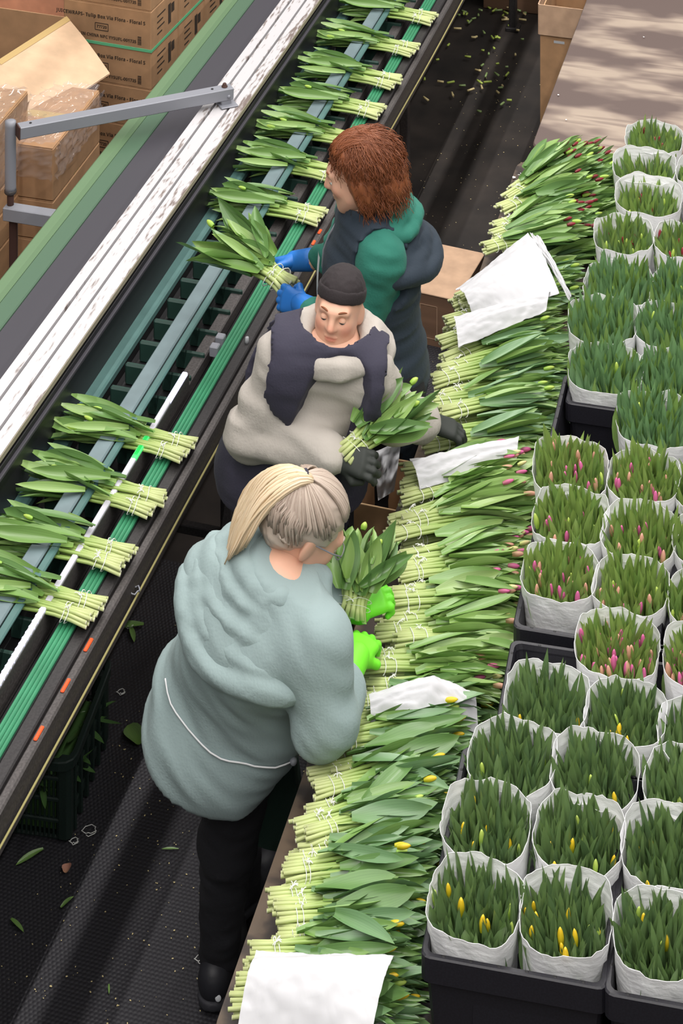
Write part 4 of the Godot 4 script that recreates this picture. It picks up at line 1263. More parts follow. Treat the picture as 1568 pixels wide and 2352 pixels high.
func build_table_bundles() -> void:
	var sets := [
		[RED_TOP, [["leaf_mid", "leaf_dark", "leaf_fresh"], ["bud_red", "bud_red", "bud_green"], 4, 0.12, 17], "red-budded tulip bunch", "red-budded bunches under the far end of the pile",
			["topmost of the red-budded bunches beside the far table", "second red-budded bunch from the far table", "third red-budded bunch from the far table", "fourth red-budded bunch from the far table", "red-budded bunch next to last before the white paper cone", "red-budded bunch lying against the white paper cone"]],
		[GREEN_TOP, [["leaf_mid", "leaf_fresh", "leaf_blue"], ["bud_green"], 1, 0.165, 12], "green tulip bunch", "plain green bunches in the lower pile",
			["green bunch lying under the white paper cone", "green bunch lying under the smaller white paper", "green bunch nearest the smaller white paper, pale stems out", "second green bunch below the smaller white paper", "third green bunch below the smaller white paper", "fourth green bunch below the smaller white paper", "green bunch just above the gloved hand's bunch", "green bunch gripped by the cream-sweatered woman's dark glove", "green bunch just below the dark glove", "green bunch next to the third white paper", "last green bunch tucked under the third white paper"]],
		[PINK_TOP, [["leaf_pale", "leaf_fresh", "leaf_mid"], ["bud_pink", "bud_blush", "bud_cream"], 3, 0.155, 12], "pink-budded tulip bunch", "pink-budded bunches in the lower pile",
			["pink-budded bunch lying under the third white paper", "first pink-budded bunch below the third white paper", "second pink-budded bunch below the third white paper", "pink-budded bunch with far-left stems beside the narrow carton", "pink-budded bunch second down from the narrow carton's rim", "pink-budded bunch on top beside the narrow carton's right side", "seventh pink-budded bunch below the third white paper", "eighth pink-budded bunch below the third white paper", "pink-budded bunch above the middle of the pink group", "pink-budded bunch in the very middle of the pink group", "pink-budded bunch just below the middle of the pink group", "pink-budded bunch with long flat leaves above the green glove", "pink-budded bunch level with the green gloves", "pink-budded bunch just below the level of the green gloves", "pink-budded bunch lying slightly raised above the fourth paper", "pink-budded bunch reaching under the woman in mint", "short pink-budded bunch on top, pointing down to the right", "pink-budded bunch second above the fourth paper", "pink-budded bunch touching the fourth white paper"]],
		[YELLOW_TOP, [["leaf_blue", "leaf_mid", "leaf_dark"], ["bud_yellow", "bud_green", "bud_yellow"], 2, 0.145, 13], "yellow-budded tulip bunch", "yellow-budded bunches in the lower pile",
			["dark green bunch lying under the fourth white paper", "first yellow-budded bunch below the fourth white paper", "second yellow-budded bunch below the fourth white paper", "third yellow-budded bunch below the fourth white paper", "yellow-budded bunch set back, fourth below the fourth white paper", "fifth yellow-budded bunch below the fourth white paper", "sixth yellow-budded bunch below the fourth white paper", "yellow-budded bunch with far-left stems, midway down the near pile", "yellow-budded bunch just below the middle of the near pile", "yellow-budded bunch with one open yellow bud in the near pile", "seventh bunch above the large front paper", "sixth bunch above the large front paper", "yellow-budded bunch with stems sticking out farthest left", "fourth bunch above the large front paper", "third bunch above the large front paper", "bunch tucked under the edge of the large front paper", "second bunch above the large front paper", "bunch under the large front paper, stem ends at its top left corner", "bunch under the large front paper, stem ends halfway down", "bunch under the large front paper, lowest stem ends in view"]],
	]
	var r := RandomNumberGenerator.new()
	r.seed = 77
	for q in sets:
		var kinds := []
		for k in 5: kinds.append(make_bunch(q[1][0], q[1][1], q[1][2] + k % 3 - 1, 100 + k * 7 + int(q[1][3] * 100) + kinds.size(), q[1][3], q[1][4], 26 if q[1][3] < 0.13 else 20))
		var top: Array = q[0]
		for i in top.size():
			var b: Array = top[i]
			var a := P(b[0], b[1], 0.875)
			var e := P(b[2], b[3], 0.875)
			lay(kinds[i * 2 % 5], a, e, 0.862 + 0.01 * (i % 3), r, "tulip_bunch", q[4][i], q[2] + "es on top of the pile")
			# the layers below it
			var c: Array = top[mini(i + 1, top.size() - 1)]
			var a2 := P((b[0] + c[0]) * 0.5, (b[1] + c[1]) * 0.5, 0.83)
			var e2 := P((b[2] + c[2]) * 0.5, (b[3] + c[3]) * 0.5, 0.83)
			var red: bool = q[0] == RED_TOP
			var sh := (e2 - a2).normalized() * (r.randf_range(0.04, 0.09) if red else r.randf_range(-0.01, 0.05))
			lay(kinds[(i * 2 + 1) % 5], a2 + sh, e2 + sh, 0.824, r, "tulip_bunch", "lower bunch beneath the " + q[4][i], q[3])
			if i % 2 == 0 or q[1][3] < 0.13:
				sh = (e2 - a2).normalized() * (r.randf_range(0.11, 0.16) if red else r.randf_range(0.05, 0.1)) + (Vector3(0.03, 0, 0.02) if red else Vector3.ZERO)
				lay(kinds[(i + 2) % 5], a2 + sh, e2 + sh, 0.784, r, "tulip_bunch", "bottom bunch beneath the " + q[4][i], q[3])
		if q[0] == RED_TOP:
			lay(kinds[3], P(1052, 690, 0.9), P(1258, 600, 0.92), 0.892, r, "tulip_bunch", "bunch rolled inside the white paper cone, only its tips showing", q[3])
			lay(kinds[4], P(1070, 708, 0.9), P(1280, 645, 0.92), 0.885, r, "tulip_bunch", "second bunch inside the white paper cone, its lower tips showing", q[3])
		if q[0] == GREEN_TOP:
			for f in [[1120, 640, 1340, 580, "upper"], [1092, 668, 1335, 622, "middle"], [1080, 706, 1325, 660, "lower"]]:
				lay(kinds[f[3] % 5], P(f[0], f[1], 0.8), P(f[2], f[3], 0.8), 0.79, r, "tulip_bunch", "buried bunch right of the white paper cone, %s of three, dark tips showing" % f[4], q[3])
		for k in kinds: k.free()
	# sheets of white paper laid over the pile
	drape("white_paper", "white paper cone opened round a tulip bunch, pointing up toward the far table", [P(1046, 668, 0.95), P(1212, 536, 1.0), P(1284, 676, 0.975), P(1082, 716, 0.93)], 0.045, 1)
	drape("white_paper", "back edge of the white paper cone standing behind its tulip tips", [P(1216, 536, 0.985), P(1240, 545, 0.985), P(1312, 680, 0.95), P(1306, 690, 0.94)], 0.01, 6)
	drape("white_paper", "smaller white paper sheet lying just below the paper cone", [P(1042, 730, 0.955), P(1266, 668, 0.97), P(1254, 716, 0.95), P(1052, 800, 0.925)], 0.035, 2)
	drape("white_paper", "third white paper sheet, between the plain green and the pink-budded bunches", [P(940, 1058, 0.94), P(1192, 1004, 0.95), P(1186, 1062, 0.92), P(964, 1122, 0.915)], 0.03, 3)
	drape("white_paper", "rounded white paper hump between the pink and the yellow-budded bunches", [P(846, 1600, 0.925), P(1000, 1556, 0.945), P(1090, 1592, 0.93), P(1098, 1690, 0.87), P(985, 1640, 0.93), P(852, 1662, 0.905)], 0.04, 4)
	drape("white_paper", "large white paper sheet at the front end of the pile", [P(588, 2188, 0.945), P(905, 2196, 0.96), P(846, 2420, 0.93), P(540, 2400, 0.89)], 0.055, 5)
	drape("white_paper", "grey-white paper edge hanging down below the front bunches beside the crate", [P(872, 2225, 0.90), P(930, 2240, 0.86), P(925, 2400, 0.80), P(850, 2400, 0.86)], 0.01, 9)

func lay(src: Node3D, a: Vector3, e: Vector3, y: float, r: RandomNumberGenerator, called: String, label: String, group: String) -> Node3D:
	var d := e - a
	d.y = 0
	var k := clampf(d.length() / 0.36, 0.84, 1.1)
	d = d.normalized()
	var b := Basis(d, UP, d.cross(UP)) * Basis(Vector3.RIGHT, r.randf_range(-0.12, 0.12)) * Basis(Vector3(0, 0, 1), r.randf_range(-0.02, 0.05))
	return copy_in(src, called, label, Transform3D(b.scaled_local(Vector3(k, 1.0, 1.0)), Vector3(a.x, y, a.z)), group, "tulips")

func copy_in(src: Node3D, called: String, label: String, at: Transform3D, group: String, category: String) -> Node3D:
	var o := copy(src, called, label, at, group)
	o.set_meta("category", category)
	return o

# paper over a pile: four corners in turn (near-stem low side first), or six with a middle pair
func drape(called: String, label: String, q: Array, bulge: float, sd: int) -> void:
	var n := FastNoiseLite.new()
	n.seed = sd * 13
	n.frequency = 1.0
	var rn := FastNoiseLite.new()
	rn.seed = sd * 17
	rn.frequency = 1.0
	rn.fractal_type = FastNoiseLite.FRACTAL_RIDGED
	rn.fractal_octaves = 3
	var at: Vector3 = q[0]
	var f := func(u: float, v: float) -> Vector3:
		var p: Vector3
		if q.size() == 4:
			p = (q[0] as Vector3).lerp(q[1], u).lerp((q[3] as Vector3).lerp(q[2], u), v)
		else:
			var t0: Vector3 = (q[0] as Vector3).lerp(q[1], u * 2.0) if u < 0.5 else (q[1] as Vector3).lerp(q[2], u * 2.0 - 1.0)
			var t1: Vector3 = (q[5] as Vector3).lerp(q[4], u * 2.0) if u < 0.5 else (q[4] as Vector3).lerp(q[3], u * 2.0 - 1.0)
			p = t0.lerp(t1, v)
		p.y += bulge * sin(PI * v) * (0.6 + 0.4 * sin(PI * u)) + 0.004 * n.get_noise_2d(u * 7.0, v * 7.0) + 0.006 * rn.get_noise_2d(u * 1.6 + v * 0.7, v * 2.4)
		return p - at
	var s := Shape.new().sheet(44, 26, f, Vector2(2, 1))
	s.sheet(44, 26, func(u, v): return f.call(u, v) - UP * 0.0012, Vector2(2, 1))
	var o := part(called, s.done(), M.paper)
	o.position = at
	tag(o, label, "paper", "white papers on the pile")

# ---------- small things ----------
func build_small_things() -> void:
	# bunches lying across the sorter
	var kinds := []
	for k in 3: kinds.append(make_bunch(["leaf_mid", "leaf_fresh", "leaf_dark"], ["bud_green"], 2, 300 + k, 0.17, 16))
	var words := ["farthest", "second from the far end", "third from the far end", "fourth from the far end", "fifth from the far end", "beside the red-haired woman's brow", "beside the red-haired woman's hood", "nearest the green lamp", "second after the green lamp", "third after the green lamp", "nearest the camera"]
	for i in SORTER_BUNCHES.size():
		var q: Array = SORTER_BUNCHES[i]
		var along := sorter_along(q[0])
		for k in (2 if i < 99 else 1):
			var at := cv(-2.325 + 0.012 * k, 0.813 + 0.0 * k, along + (k - 0.5) * 0.062)
			var b := Basis(-AX, UP, -AX.cross(UP)) * Basis(UP, 0.04 * (k * 2 - 1))
			copy_in(kinds[(q[1] + k) % 3], "sorter_bunch", "tulips across the sorting conveyor, %s, %s of two" % [words[i], ["nearer", "farther"][k]], Transform3D(b.scaled_local(Vector3(1.08, 1.1, 1.05)), at), "bunches on the sorting conveyor", "tulips")
	# fallen leaves and clippings on the floor
	var spots := [[372, 1215, 0.16, 0.02], [330, 1435, 0.12, 0.03], [300, 1440, 0.07, 0.02], [345, 1640, 0.12, 0.05], [320, 1710, 0.09, 0.06], [100, 1950, 0.09, 0.02], [25, 2110, 0.06, 0.015], [140, 2085, 0.05, 0.015], [330, 1350, 0.03, 0.02], [272, 1365, 0.04, 0.012], [520, 1052, 0.15, 0.02], [150, 2005, 0.035, 0.03], [410, 1950, 0.05, 0.008], [250, 2260, 0.03, 0.006], [945, 590, 0.05, 0.012]]
	var pale := [8, 9]
	for i in spots.size():
		var q: Array = spots[i]
		var s := Shape.new()
		add_leaf(s, Transform3D(Basis(Vector3.RIGHT, -PI / 2 + 0.05)), q[2], q[3], 0.25, 0.3, 0.3, 6)
		var m: String = "bud_pink" if i == 8 else "bud_blush" if i == 11 else "leaf_mid"
		var o := part("fallen_leaf", s.done(), M[m])
		var at := P(q[0], q[1], 0.018)
		o.transform = Transform3D(yaw(i * 1.7), at)
		tag(o, "fallen petal, %s" % ["pink", "brown"][1 if i == 11 else 0] + " on the dark floor" if m != "leaf_mid" else ["long bent leaf on the floor under the sorter beside its leg", "leaf with a string twist on the floor beneath the orange markers", "smaller leaf beside the string twist below the sorter", "broad leaf on the floor by the mint jacket's left edge", "roundest broad leaf on the floor below the mint jacket", "leaf lying in front of the green slatted crate", "small leaf at the left frame edge near the bottom", "short leaf below the slatted crate's front", "", "tiny yellowish leaf on the floor next to the pink petal", "long leaf under the sorter behind the cream sweater", "", "thin leaf on the mat below the mint jacket", "smallest leaf on the near mat", "leaf scrap at the brown carton's back edge"][i], "petal" if m != "leaf_mid" else "leaf", "" if m != "leaf_mid" else "leaves fallen on the floor")
	var bits := []
	for k in 4: bits.append(Shape.new().tube(PackedVector3Array([Vector3(-0.008 - 0.004 * k, 0, 0), Vector3(0.008 + 0.004 * k, 0.001, 0.002)]), [0.0055], 6).done())
	for i in 75:
		var t := rng.randf()
		var px := 1060.0 + rng.randf_range(-60, 160) - 40.0 * t
		var py := 20.0 + 230.0 * t * t + rng.randf_range(-14, 14)
		if px > 1212: px -= 90
		var o := part("stem_clipping", bits[i % 4], M[["bud_green", "leaf_pale", "bud_cream"][i % 3]])
		o.transform = Transform3D(yaw(rng.randf() * TAU), P(px, py, 0.02))
		tag(o, "pale green stem clipping lying on the dark floor at the far end of the aisle", "clipping", "stem clippings on the aisle floor")
	var mm := MultiMesh.new()
	mm.transform_format = MultiMesh.TRANSFORM_3D
	mm.mesh = Shape.new().box(Vector3.ZERO, Vector3(0.004, 0.0015, 0.0025), Basis(), 0.0004).done()
	mm.instance_count = 1500
	for i in 1500:
		var a := rng.randf_range(4.0, 6.9) if i % 3 else rng.randf_range(6.9, 11.0)
		var b := rng.randf_range(-2.5, -1.6)
		mm.set_instance_transform(i, Transform3D(yaw(rng.randf() * TAU).scaled(Vector3.ONE * rng.randf_range(0.4, 1.3)), cv(b, 0.0145, a)))
	var mi := MultiMeshInstance3D.new()
	mi.name = "plant_specks"
	mi.multimesh = mm
	mi.material_override = M.bud_cream
	add_child(mi)
	tag(mi, "tiny pale plant specks strewn over the black rubber mat", "specks", "", "stuff")
	# twists of string dropped on the floor and bits on the tables
	var twist := 0
	for q in [[205, 1910, 0.02], [295, 1438, 0.015], [278, 1592, 0.012], [170, 1935, 0.012], [460, 2205, 0.014], [390, 1212, 0.014]]:
		var pts := PackedVector3Array()
		for k in 16: pts.append(Vector3(cos(k * 0.55) * q[2] + 0.004 * sin(k * 2.1), 0.003 + 0.004 * (k % 2), sin(k * 0.55) * q[2] * (0.5 + 0.04 * k)))
		var o := part("string_twist", Shape.new().tube(pts, [0.0011], 5).done(), M.string)
		o.position = P(q[0], q[1], 0.014)
		tag(o, "twist of white string on the floor, " + ["beside the slatted crate's near corner", "next to a fallen leaf under the markers", "behind the slatted crate's far corner", "touching the slatted crate's front", "left of the dark shoe", "under the sorter near its leg"][twist], "string", "dropped string twists")
		twist += 1
	for q in [[1180, 408, 0.012], [1282, 218, 0.007], [1300, 275, 0.006], [1478, 85, 0.006], [600, 2168, 0.014]]:
		var o := part("paper_scrap", Shape.new().sheet(4, 4, func(u, v): return Vector3(u - 0.5, 0.3 * sin(u * 5.0 + v * 3.0) * 0.3 + 0.15, v - 0.5) * q[2]).done(), M.cloth_white if q[0] != 600 else M.bud_cream)
		o.position = P(q[0], q[1], 0.81 if q[0] > 1200 else 0.785)
		tag(o, {1180: "white fluff scrap on the far left corner of the dark bench", 1282: "pale scrap near the left edge of the far table", 1300: "lowest pale scrap on the far table, above the red-budded bunches", 1478: "pale scrap in the middle of the far table", 600: "yellow-green scrap on the bench edge above the large front paper"}[q[0]], "scrap", "scraps on the tables")

# ---------- people: bodies meshed from joints ----------
# a bone is [a, b, radius at a, radius at b, blend]; a blob is [centre, radii, basis, blend]; a cut is [point, outward normal, centre, reach]
func field_mesh(bones: Array, blobs: Array, cuts: Array, dents: Array, cell: float, fold := 0.0, fold_at = null, inflate := 0.0) -> Dictionary:
	var lo := Vector3.ONE * 1e9
	var hi := -lo
	for b in bones:
		for e in 2:
			var r: float = b[2 + e] + inflate
			lo = lo.min(b[e] - Vector3.ONE * r)
			hi = hi.max(b[e] + Vector3.ONE * r)
	for b in blobs:
		var r: float = maxf(b[1].x, maxf(b[1].y, b[1].z)) + inflate
		lo = lo.min(b[0] - Vector3.ONE * r)
		hi = hi.max(b[0] + Vector3.ONE * r)
	lo -= Vector3.ONE * (cell * 3.0 + fold)
	hi += Vector3.ONE * (cell * 3.0 + fold)
	var nx := int((hi.x - lo.x) / cell) + 2
	var ny := int((hi.y - lo.y) / cell) + 2
	var nz := int((hi.z - lo.z) / cell) + 2
	var sy := nx
	var sz := nx * ny
	var d := PackedFloat32Array()
	d.resize(nx * ny * nz)
	d.fill(1.0)
	for b in bones:
		var k: float = b[4]
		var ra: float = b[2] + inflate
		var rb: float = b[3] + inflate
		var m := maxf(ra, rb) + k + cell * 2.5
		var p0: Vector3 = ((b[0] as Vector3).min(b[1]) - Vector3.ONE * m - lo) / cell
		var p1: Vector3 = ((b[0] as Vector3).max(b[1]) + Vector3.ONE * m - lo) / cell
		var a: Vector3 = b[0]
		var ab: Vector3 = b[1] - a
		var l2 := maxf(ab.length_squared(), 1e-8)
		for z in range(maxi(0, int(p0.z)), mini(nz, int(p1.z) + 2)):
			for y in range(maxi(0, int(p0.y)), mini(ny, int(p1.y) + 2)):
				var row := z * sz + y * sy
				for x in range(maxi(0, int(p0.x)), mini(nx, int(p1.x) + 2)):
					var p := lo + Vector3(x, y, z) * cell - a
					var t := clampf(p.dot(ab) / l2, 0.0, 1.0)
					var q := (p - ab * t).length() - lerpf(ra, rb, t)
					var o := d[row + x]
					var h := maxf(k - absf(o - q), 0.0) / k
					d[row + x] = minf(o, q) - h * h * k * 0.25
	for b in blobs:
		var k: float = b[3]
		var rr: Vector3 = b[1] + Vector3.ONE * inflate
		var inv: Basis = (b[2] as Basis).inverse()
		var m := maxf(rr.x, maxf(rr.y, rr.z)) + k + cell * 2.5
		var p0: Vector3 = (b[0] - Vector3.ONE * m - lo) / cell
		var p1: Vector3 = (b[0] + Vector3.ONE * m - lo) / cell
		for z in range(maxi(0, int(p0.z)), mini(nz, int(p1.z) + 2)):
			for y in range(maxi(0, int(p0.y)), mini(ny, int(p1.y) + 2)):
				var row := z * sz + y * sy
				for x in range(maxi(0, int(p0.x)), mini(nx, int(p1.x) + 2)):
					var p: Vector3 = inv * (lo + Vector3(x, y, z) * cell - b[0])
					var u := p / rr
					var k0 := u.length()
					var k1 := (u / rr).length()
					var q := (k0 * (k0 - 1.0) / k1) if k1 > 1e-6 else -minf(rr.x, minf(rr.y, rr.z))
					var o := d[row + x]
					var h := maxf(k - absf(o - q), 0.0) / k
					d[row + x] = minf(o, q) - h * h * k * 0.25
	for b in dents:  # [centre, radius, blend]: scooped out
		var m: float = b[1] + b[2] + cell * 2.0
		var p0: Vector3 = (b[0] - Vector3.ONE * m - lo) / cell
		var p1: Vector3 = (b[0] + Vector3.ONE * m - lo) / cell
		for z in range(maxi(0, int(p0.z)), mini(nz, int(p1.z) + 2)):
			for y in range(maxi(0, int(p0.y)), mini(ny, int(p1.y) + 2)):
				for x in range(maxi(0, int(p0.x)), mini(nx, int(p1.x) + 2)):
					var i := z * sz + y * sy + x
					var q: float = b[1] - (lo + Vector3(x, y, z) * cell - b[0]).length()
					var h := maxf(b[2] - absf(d[i] - q), 0.0) / b[2] as float
					d[i] = maxf(d[i], q) + h * h * b[2] * 0.25
	var noise := FastNoiseLite.new()
	noise.frequency = 1.0
	noise.fractal_octaves = 2
	if fold > 0.0:
		for z in nz:
			for y in ny:
				var row := z * sz + y * sy
				for x in nx:
					if absf(d[row + x]) < cell * 2.0 + fold:
						var p := lo + Vector3(x, y, z) * cell
						var w: Vector3 = fold_at.call(p) if fold_at != null else p * Vector3(7, 20, 7)
						d[row + x] += fold * noise.get_noise_3dv(w)
	for c in cuts:
		var m: float = c[3]
		var p0: Vector3 = (c[2] - Vector3.ONE * m - lo) / cell
		var p1: Vector3 = (c[2] + Vector3.ONE * m - lo) / cell
		for z in range(maxi(0, int(p0.z)), mini(nz, int(p1.z) + 2)):
			for y in range(maxi(0, int(p0.y)), mini(ny, int(p1.y) + 2)):
				for x in range(maxi(0, int(p0.x)), mini(nx, int(p1.x) + 2)):
					var p := lo + Vector3(x, y, z) * cell
					if p.distance_squared_to(c[2]) < m * m:
						var i := z * sz + y * sy + x
						d[i] = maxf(d[i], (p - c[0]).dot(c[1]))
	# surface nets
	var vs := PackedVector3Array()
	var idx := PackedInt32Array()
	var at := {}
	var corner := [0, 1, sy, sy + 1, sz, sz + 1, sz + sy, sz + sy + 1]
	var edges := [[0, 1], [2, 3], [4, 5], [6, 7], [0, 2], [1, 3], [4, 6], [5, 7], [0, 4], [1, 5], [2, 6], [3, 7]]
	var near := cell * 2.6 + fold * 1.5
	for z in nz - 1:
		for y in ny - 1:
			var row := z * sz + y * sy
			for x in nx - 1:
				var i := row + x
				if absf(d[i]) > near: continue
				var mask := 0
				for k in 8:
					if d[i + corner[k]] < 0.0: mask |= 1 << k
				if mask == 0 or mask == 255: continue
				var sum := Vector3.ZERO
				var n := 0
				for e in edges:
					var ia: int = e[0]
					var ib: int = e[1]
					if ((mask >> ia) & 1) != ((mask >> ib) & 1):
						var da := d[i + corner[ia]]
						var f := da / (da - d[i + corner[ib]])
						sum += Vector3(ia & 1, (ia >> 1) & 1, ia >> 2).lerp(Vector3(ib & 1, (ib >> 1) & 1, ib >> 2), f)
						n += 1
				at[i] = vs.size()
				vs.append(lo + (Vector3(x, y, z) + sum / n) * cell)
	var steps := [[1, sy, sz], [sy, sz, 1], [sz, 1, sy]]
	for i in at:
		var inside := d[i] < 0.0
		for s in steps:
			if (d[i + s[0]] < 0.0) == inside: continue
			var j: int = i - s[1]
			var k: int = i - s[2]
			var l: int = i - s[1] - s[2]
			if not (at.has(j) and at.has(k) and at.has(l)): continue
			var q := [at[i], at[j], at[l], at[k]]
			if inside: q.reverse()
			idx.append_array([q[0], q[1], q[2], q[0], q[2], q[3]])
	return {"v": vs, "i": idx}

# several fields as one smooth mesh, each with its place
func joined_mesh(parts: Array, tint = null) -> ArrayMesh:
	var v := PackedVector3Array()
	var n := PackedVector3Array()
	var idx := PackedInt32Array()
	var cs := PackedColorArray()
	for q in parts:
		var f: Dictionary = q[0]
		var xf: Transform3D = q[1]
		var first := v.size()
		for p in f.v:
			v.append(xf * p)
			n.append(Vector3.ZERO)
			cs.append(tint.call(q[2], p) if tint != null else Color.WHITE)
		for k in range(0, f.i.size(), 3):
			var a: int = f.i[k] + first
			var b: int = f.i[k + 1] + first
			var c: int = f.i[k + 2] + first
			var fn := (v[c] - v[a]).cross(v[b] - v[a])
			n[a] += fn
			n[b] += fn
			n[c] += fn
			idx.append_array([a, b, c])
	var vol := 0.0
	for k in range(0, idx.size(), 3):
		vol += v[idx[k]].dot(v[idx[k + 1]].cross(v[idx[k + 2]]))
	var turn := vol > 0.0
	for k in n.size(): n[k] = n[k].normalized() * (-1.0 if turn else 1.0)
	if turn: idx.reverse()
	var arr := []
	arr.resize(Mesh.ARRAY_MAX)
	arr[Mesh.ARRAY_VERTEX] = v
	arr[Mesh.ARRAY_NORMAL] = n
	arr[Mesh.ARRAY_COLOR] = cs
	arr[Mesh.ARRAY_INDEX] = idx
	var uv := PackedVector2Array()
	for p in v: uv.append(Vector2(p.x + p.z, p.y) * 3.0)
	arr[Mesh.ARRAY_TEX_UV] = uv
	var m := ArrayMesh.new()
	m.add_surface_from_arrays(Mesh.PRIMITIVE_TRIANGLES, arr)
	return m

# a head in its own axes: y up, z forward
func head_field() -> Dictionary:
	var I := Basis()
	var bones := [
		[Vector3(0, 0.028, 0.094), Vector3(0, -0.014, 0.112), 0.0075, 0.0115, 0.012],
		[Vector3(-0.04, -0.045, 0.03), Vector3(-0.016, -0.088, 0.066), 0.026, 0.02, 0.03],
		[Vector3(0.04, -0.045, 0.03), Vector3(0.016, -0.088, 0.066), 0.026, 0.02, 0.03],
		[Vector3(-0.042, 0.035, 0.082), Vector3(-0.014, 0.032, 0.093), 0.009, 0.01, 0.015],
		[Vector3(0.042, 0.035, 0.082), Vector3(0.014, 0.032, 0.093), 0.009, 0.01, 0.015],
		[Vector3(0, -0.05, -0.015), Vector3(0, -0.15, -0.035), 0.054, 0.056, 0.03]]
	var blobs := [
		[Vector3(0, 0.035, -0.012), Vector3(0.076, 0.088, 0.097), I, 0.03],
		[Vector3(0, -0.02, 0.028), Vector3(0.062, 0.088, 0.066), I, 0.03],
		[Vector3(-0.036, -0.012, 0.066), Vector3(0.024, 0.022, 0.022), I, 0.025],
		[Vector3(0.036, -0.012, 0.066), Vector3(0.024, 0.022, 0.022), I, 0.025],
		[Vector3(-0.011, -0.016, 0.1), Vector3(0.008, 0.007, 0.009), I, 0.008],
		[Vector3(0.011, -0.016, 0.1), Vector3(0.008, 0.007, 0.009), I, 0.008],
		[Vector3(0, -0.046, 0.0895), Vector3(0.023, 0.0055, 0.01), I, 0.005],
		[Vector3(0, -0.057, 0.0885), Vector3(0.019, 0.006, 0.01), I, 0.005],
		[Vector3(-0.077, -0.002, -0.008), Vector3(0.009, 0.032, 0.019), Basis(UP, 0.35), 0.01],
		[Vector3(0.077, -0.002, -0.008), Vector3(0.009, 0.032, 0.019), Basis(UP, -0.35), 0.01]]
	var dents := [[Vector3(-0.032, 0.012, 0.102), 0.014, 0.014], [Vector3(0.032, 0.012, 0.102), 0.014, 0.014]]
	return field_mesh(bones, blobs, [], dents, 0.0042)

func skin_tint(kind: int, p: Vector3) -> Color:
	if kind != 1: return Color.WHITE
	var c := Color.WHITE
	var lip := (p - Vector3(0, -0.0515, 0.094)) / Vector3(0.023, 0.0095, 0.014)
	c = c.lerp(Color(0.82, 0.42, 0.42), clampf(1.5 - lip.length() * 1.3, 0, 0.75))
	for s in [-1, 1]:
		c = c.lerp(Color(1.0, 0.68, 0.66), clampf(1.0 - p.distance_to(Vector3(0.042 * s, -0.018, 0.075)) / 0.03, 0, 0.5))
	return c.lerp(Color(1.0, 0.66, 0.62), clampf(1.0 - p.distance_to(Vector3(0, -0.012, 0.116)) / 0.018, 0, 0.4))

func add_face(o: Node3D, xf: Transform3D, brow: String, closed := false) -> void:
	for s in [-1, 1]:
		var at := Vector3(0.032 * s, 0.01, 0.083)
		var ball := Shape.new()
		var prof := PackedVector2Array()
		var cols := PackedColorArray()
		for k in 13:
			var a := PI * k / 12.0
			prof.append(Vector2(0.0122 * sin(a), 0.0122 * cos(a)))
			cols.append(Color(0.02, 0.02, 0.02) if k < 2 else Color(0.16, 0.2, 0.22) if k < 4 else Color.WHITE)
		ball.lathe(prof, 16, Transform3D(Basis(Vector3.RIGHT, PI / 2 + 0.25), Vector3.ZERO), Color.WHITE, cols)
		part("eye", ball.done(), M.eye, o, xf * Transform3D(Basis(), at))
		var lid := Shape.new()
		lid.sheet(10, 6, func(u, v):
			var th := lerpf(-1.35, 1.35, u)
			var ph := lerpf(1.3, -0.1 if closed else 0.3, v)
			return Vector3(sin(th) * cos(ph), sin(ph), cos(th) * cos(ph)) * 0.0134)
		part("eyelid", lid.done(), M.skin, o, xf * Transform3D(Basis(), at))
		var b := PackedVector3Array()
		for k in 7: b.append(Vector3(s * (0.015 + 0.035 * k / 6.0), 0.036 + 0.007 * sin(PI * k / 7.0), 0.1 - 0.0165 * pow(k / 6.0, 2.0)))
		part("eyebrow", Shape.new().tube(b, [0.0018, 0.003, 0.0034, 0.0034, 0.003, 0.0022, 0.001], 6).done(), M[brow], o, xf)

# a hand: wrist at the origin, fingers along +z, palm towards -y, thumb towards side * +x
func hand_field(side: float, curl: float, grow := 0.0) -> Dictionary:
	var bones := [[Vector3(0, 0, -0.035), Vector3(0, 0, 0.012), 0.026, 0.027, 0.02]]
	var lens := [0.075, 0.084, 0.078, 0.062]
	for k in 4:
		var x := side * (0.03 - 0.02 * k)
		var root := Vector3(x, 0.002 - 0.002 * absf(k - 1.5), 0.082 - 0.004 * absf(k - 1.2))
		bones.append([Vector3(x * 0.55, 0, 0.01), root, 0.018 + grow, 0.0125 + grow, 0.016])
		var p := root
		var ang := curl * 0.35
		var spread := side * (0.09 - 0.06 * k)
		for j in 3:
			var l: float = lens[k] * [0.45, 0.31, 0.26][j]
			var q := p + Vector3(spread * l, -sin(ang) * l, cos(ang) * l)
			bones.append([p, q, 0.0098 - 0.0008 * j + grow, 0.009 - 0.0008 * j + grow, 0.004])
			p = q
			ang += curl * (0.75 + 0.1 * k)
	var t := Vector3(side * 0.026, -0.008, 0.022)
	bones.append([Vector3(side * 0.008, 0, 0.005), t, 0.018 + grow, 0.0145 + grow, 0.012])
	var t1 := t + Vector3(side * 0.026, -0.014, 0.028)
	var t2 := t1 + Vector3(side * (0.012 - 0.018 * curl), -0.016, 0.023)
	bones.append([t, t1, 0.0135 + grow, 0.011 + grow, 0.006])
	bones.append([t1, t2, 0.011 + grow, 0.009 + grow, 0.004])
	return field_mesh(bones, [], [], [], 0.0036)

func hand_frame(wrist: Vector3, along: Vector3, back: Vector3) -> Transform3D:
	var z := along.normalized()
	var x := back.cross(z).normalized()
	return Transform3D(Basis(x, z.cross(x), z).scaled_local(Vector3.ONE * 0.9), wrist)

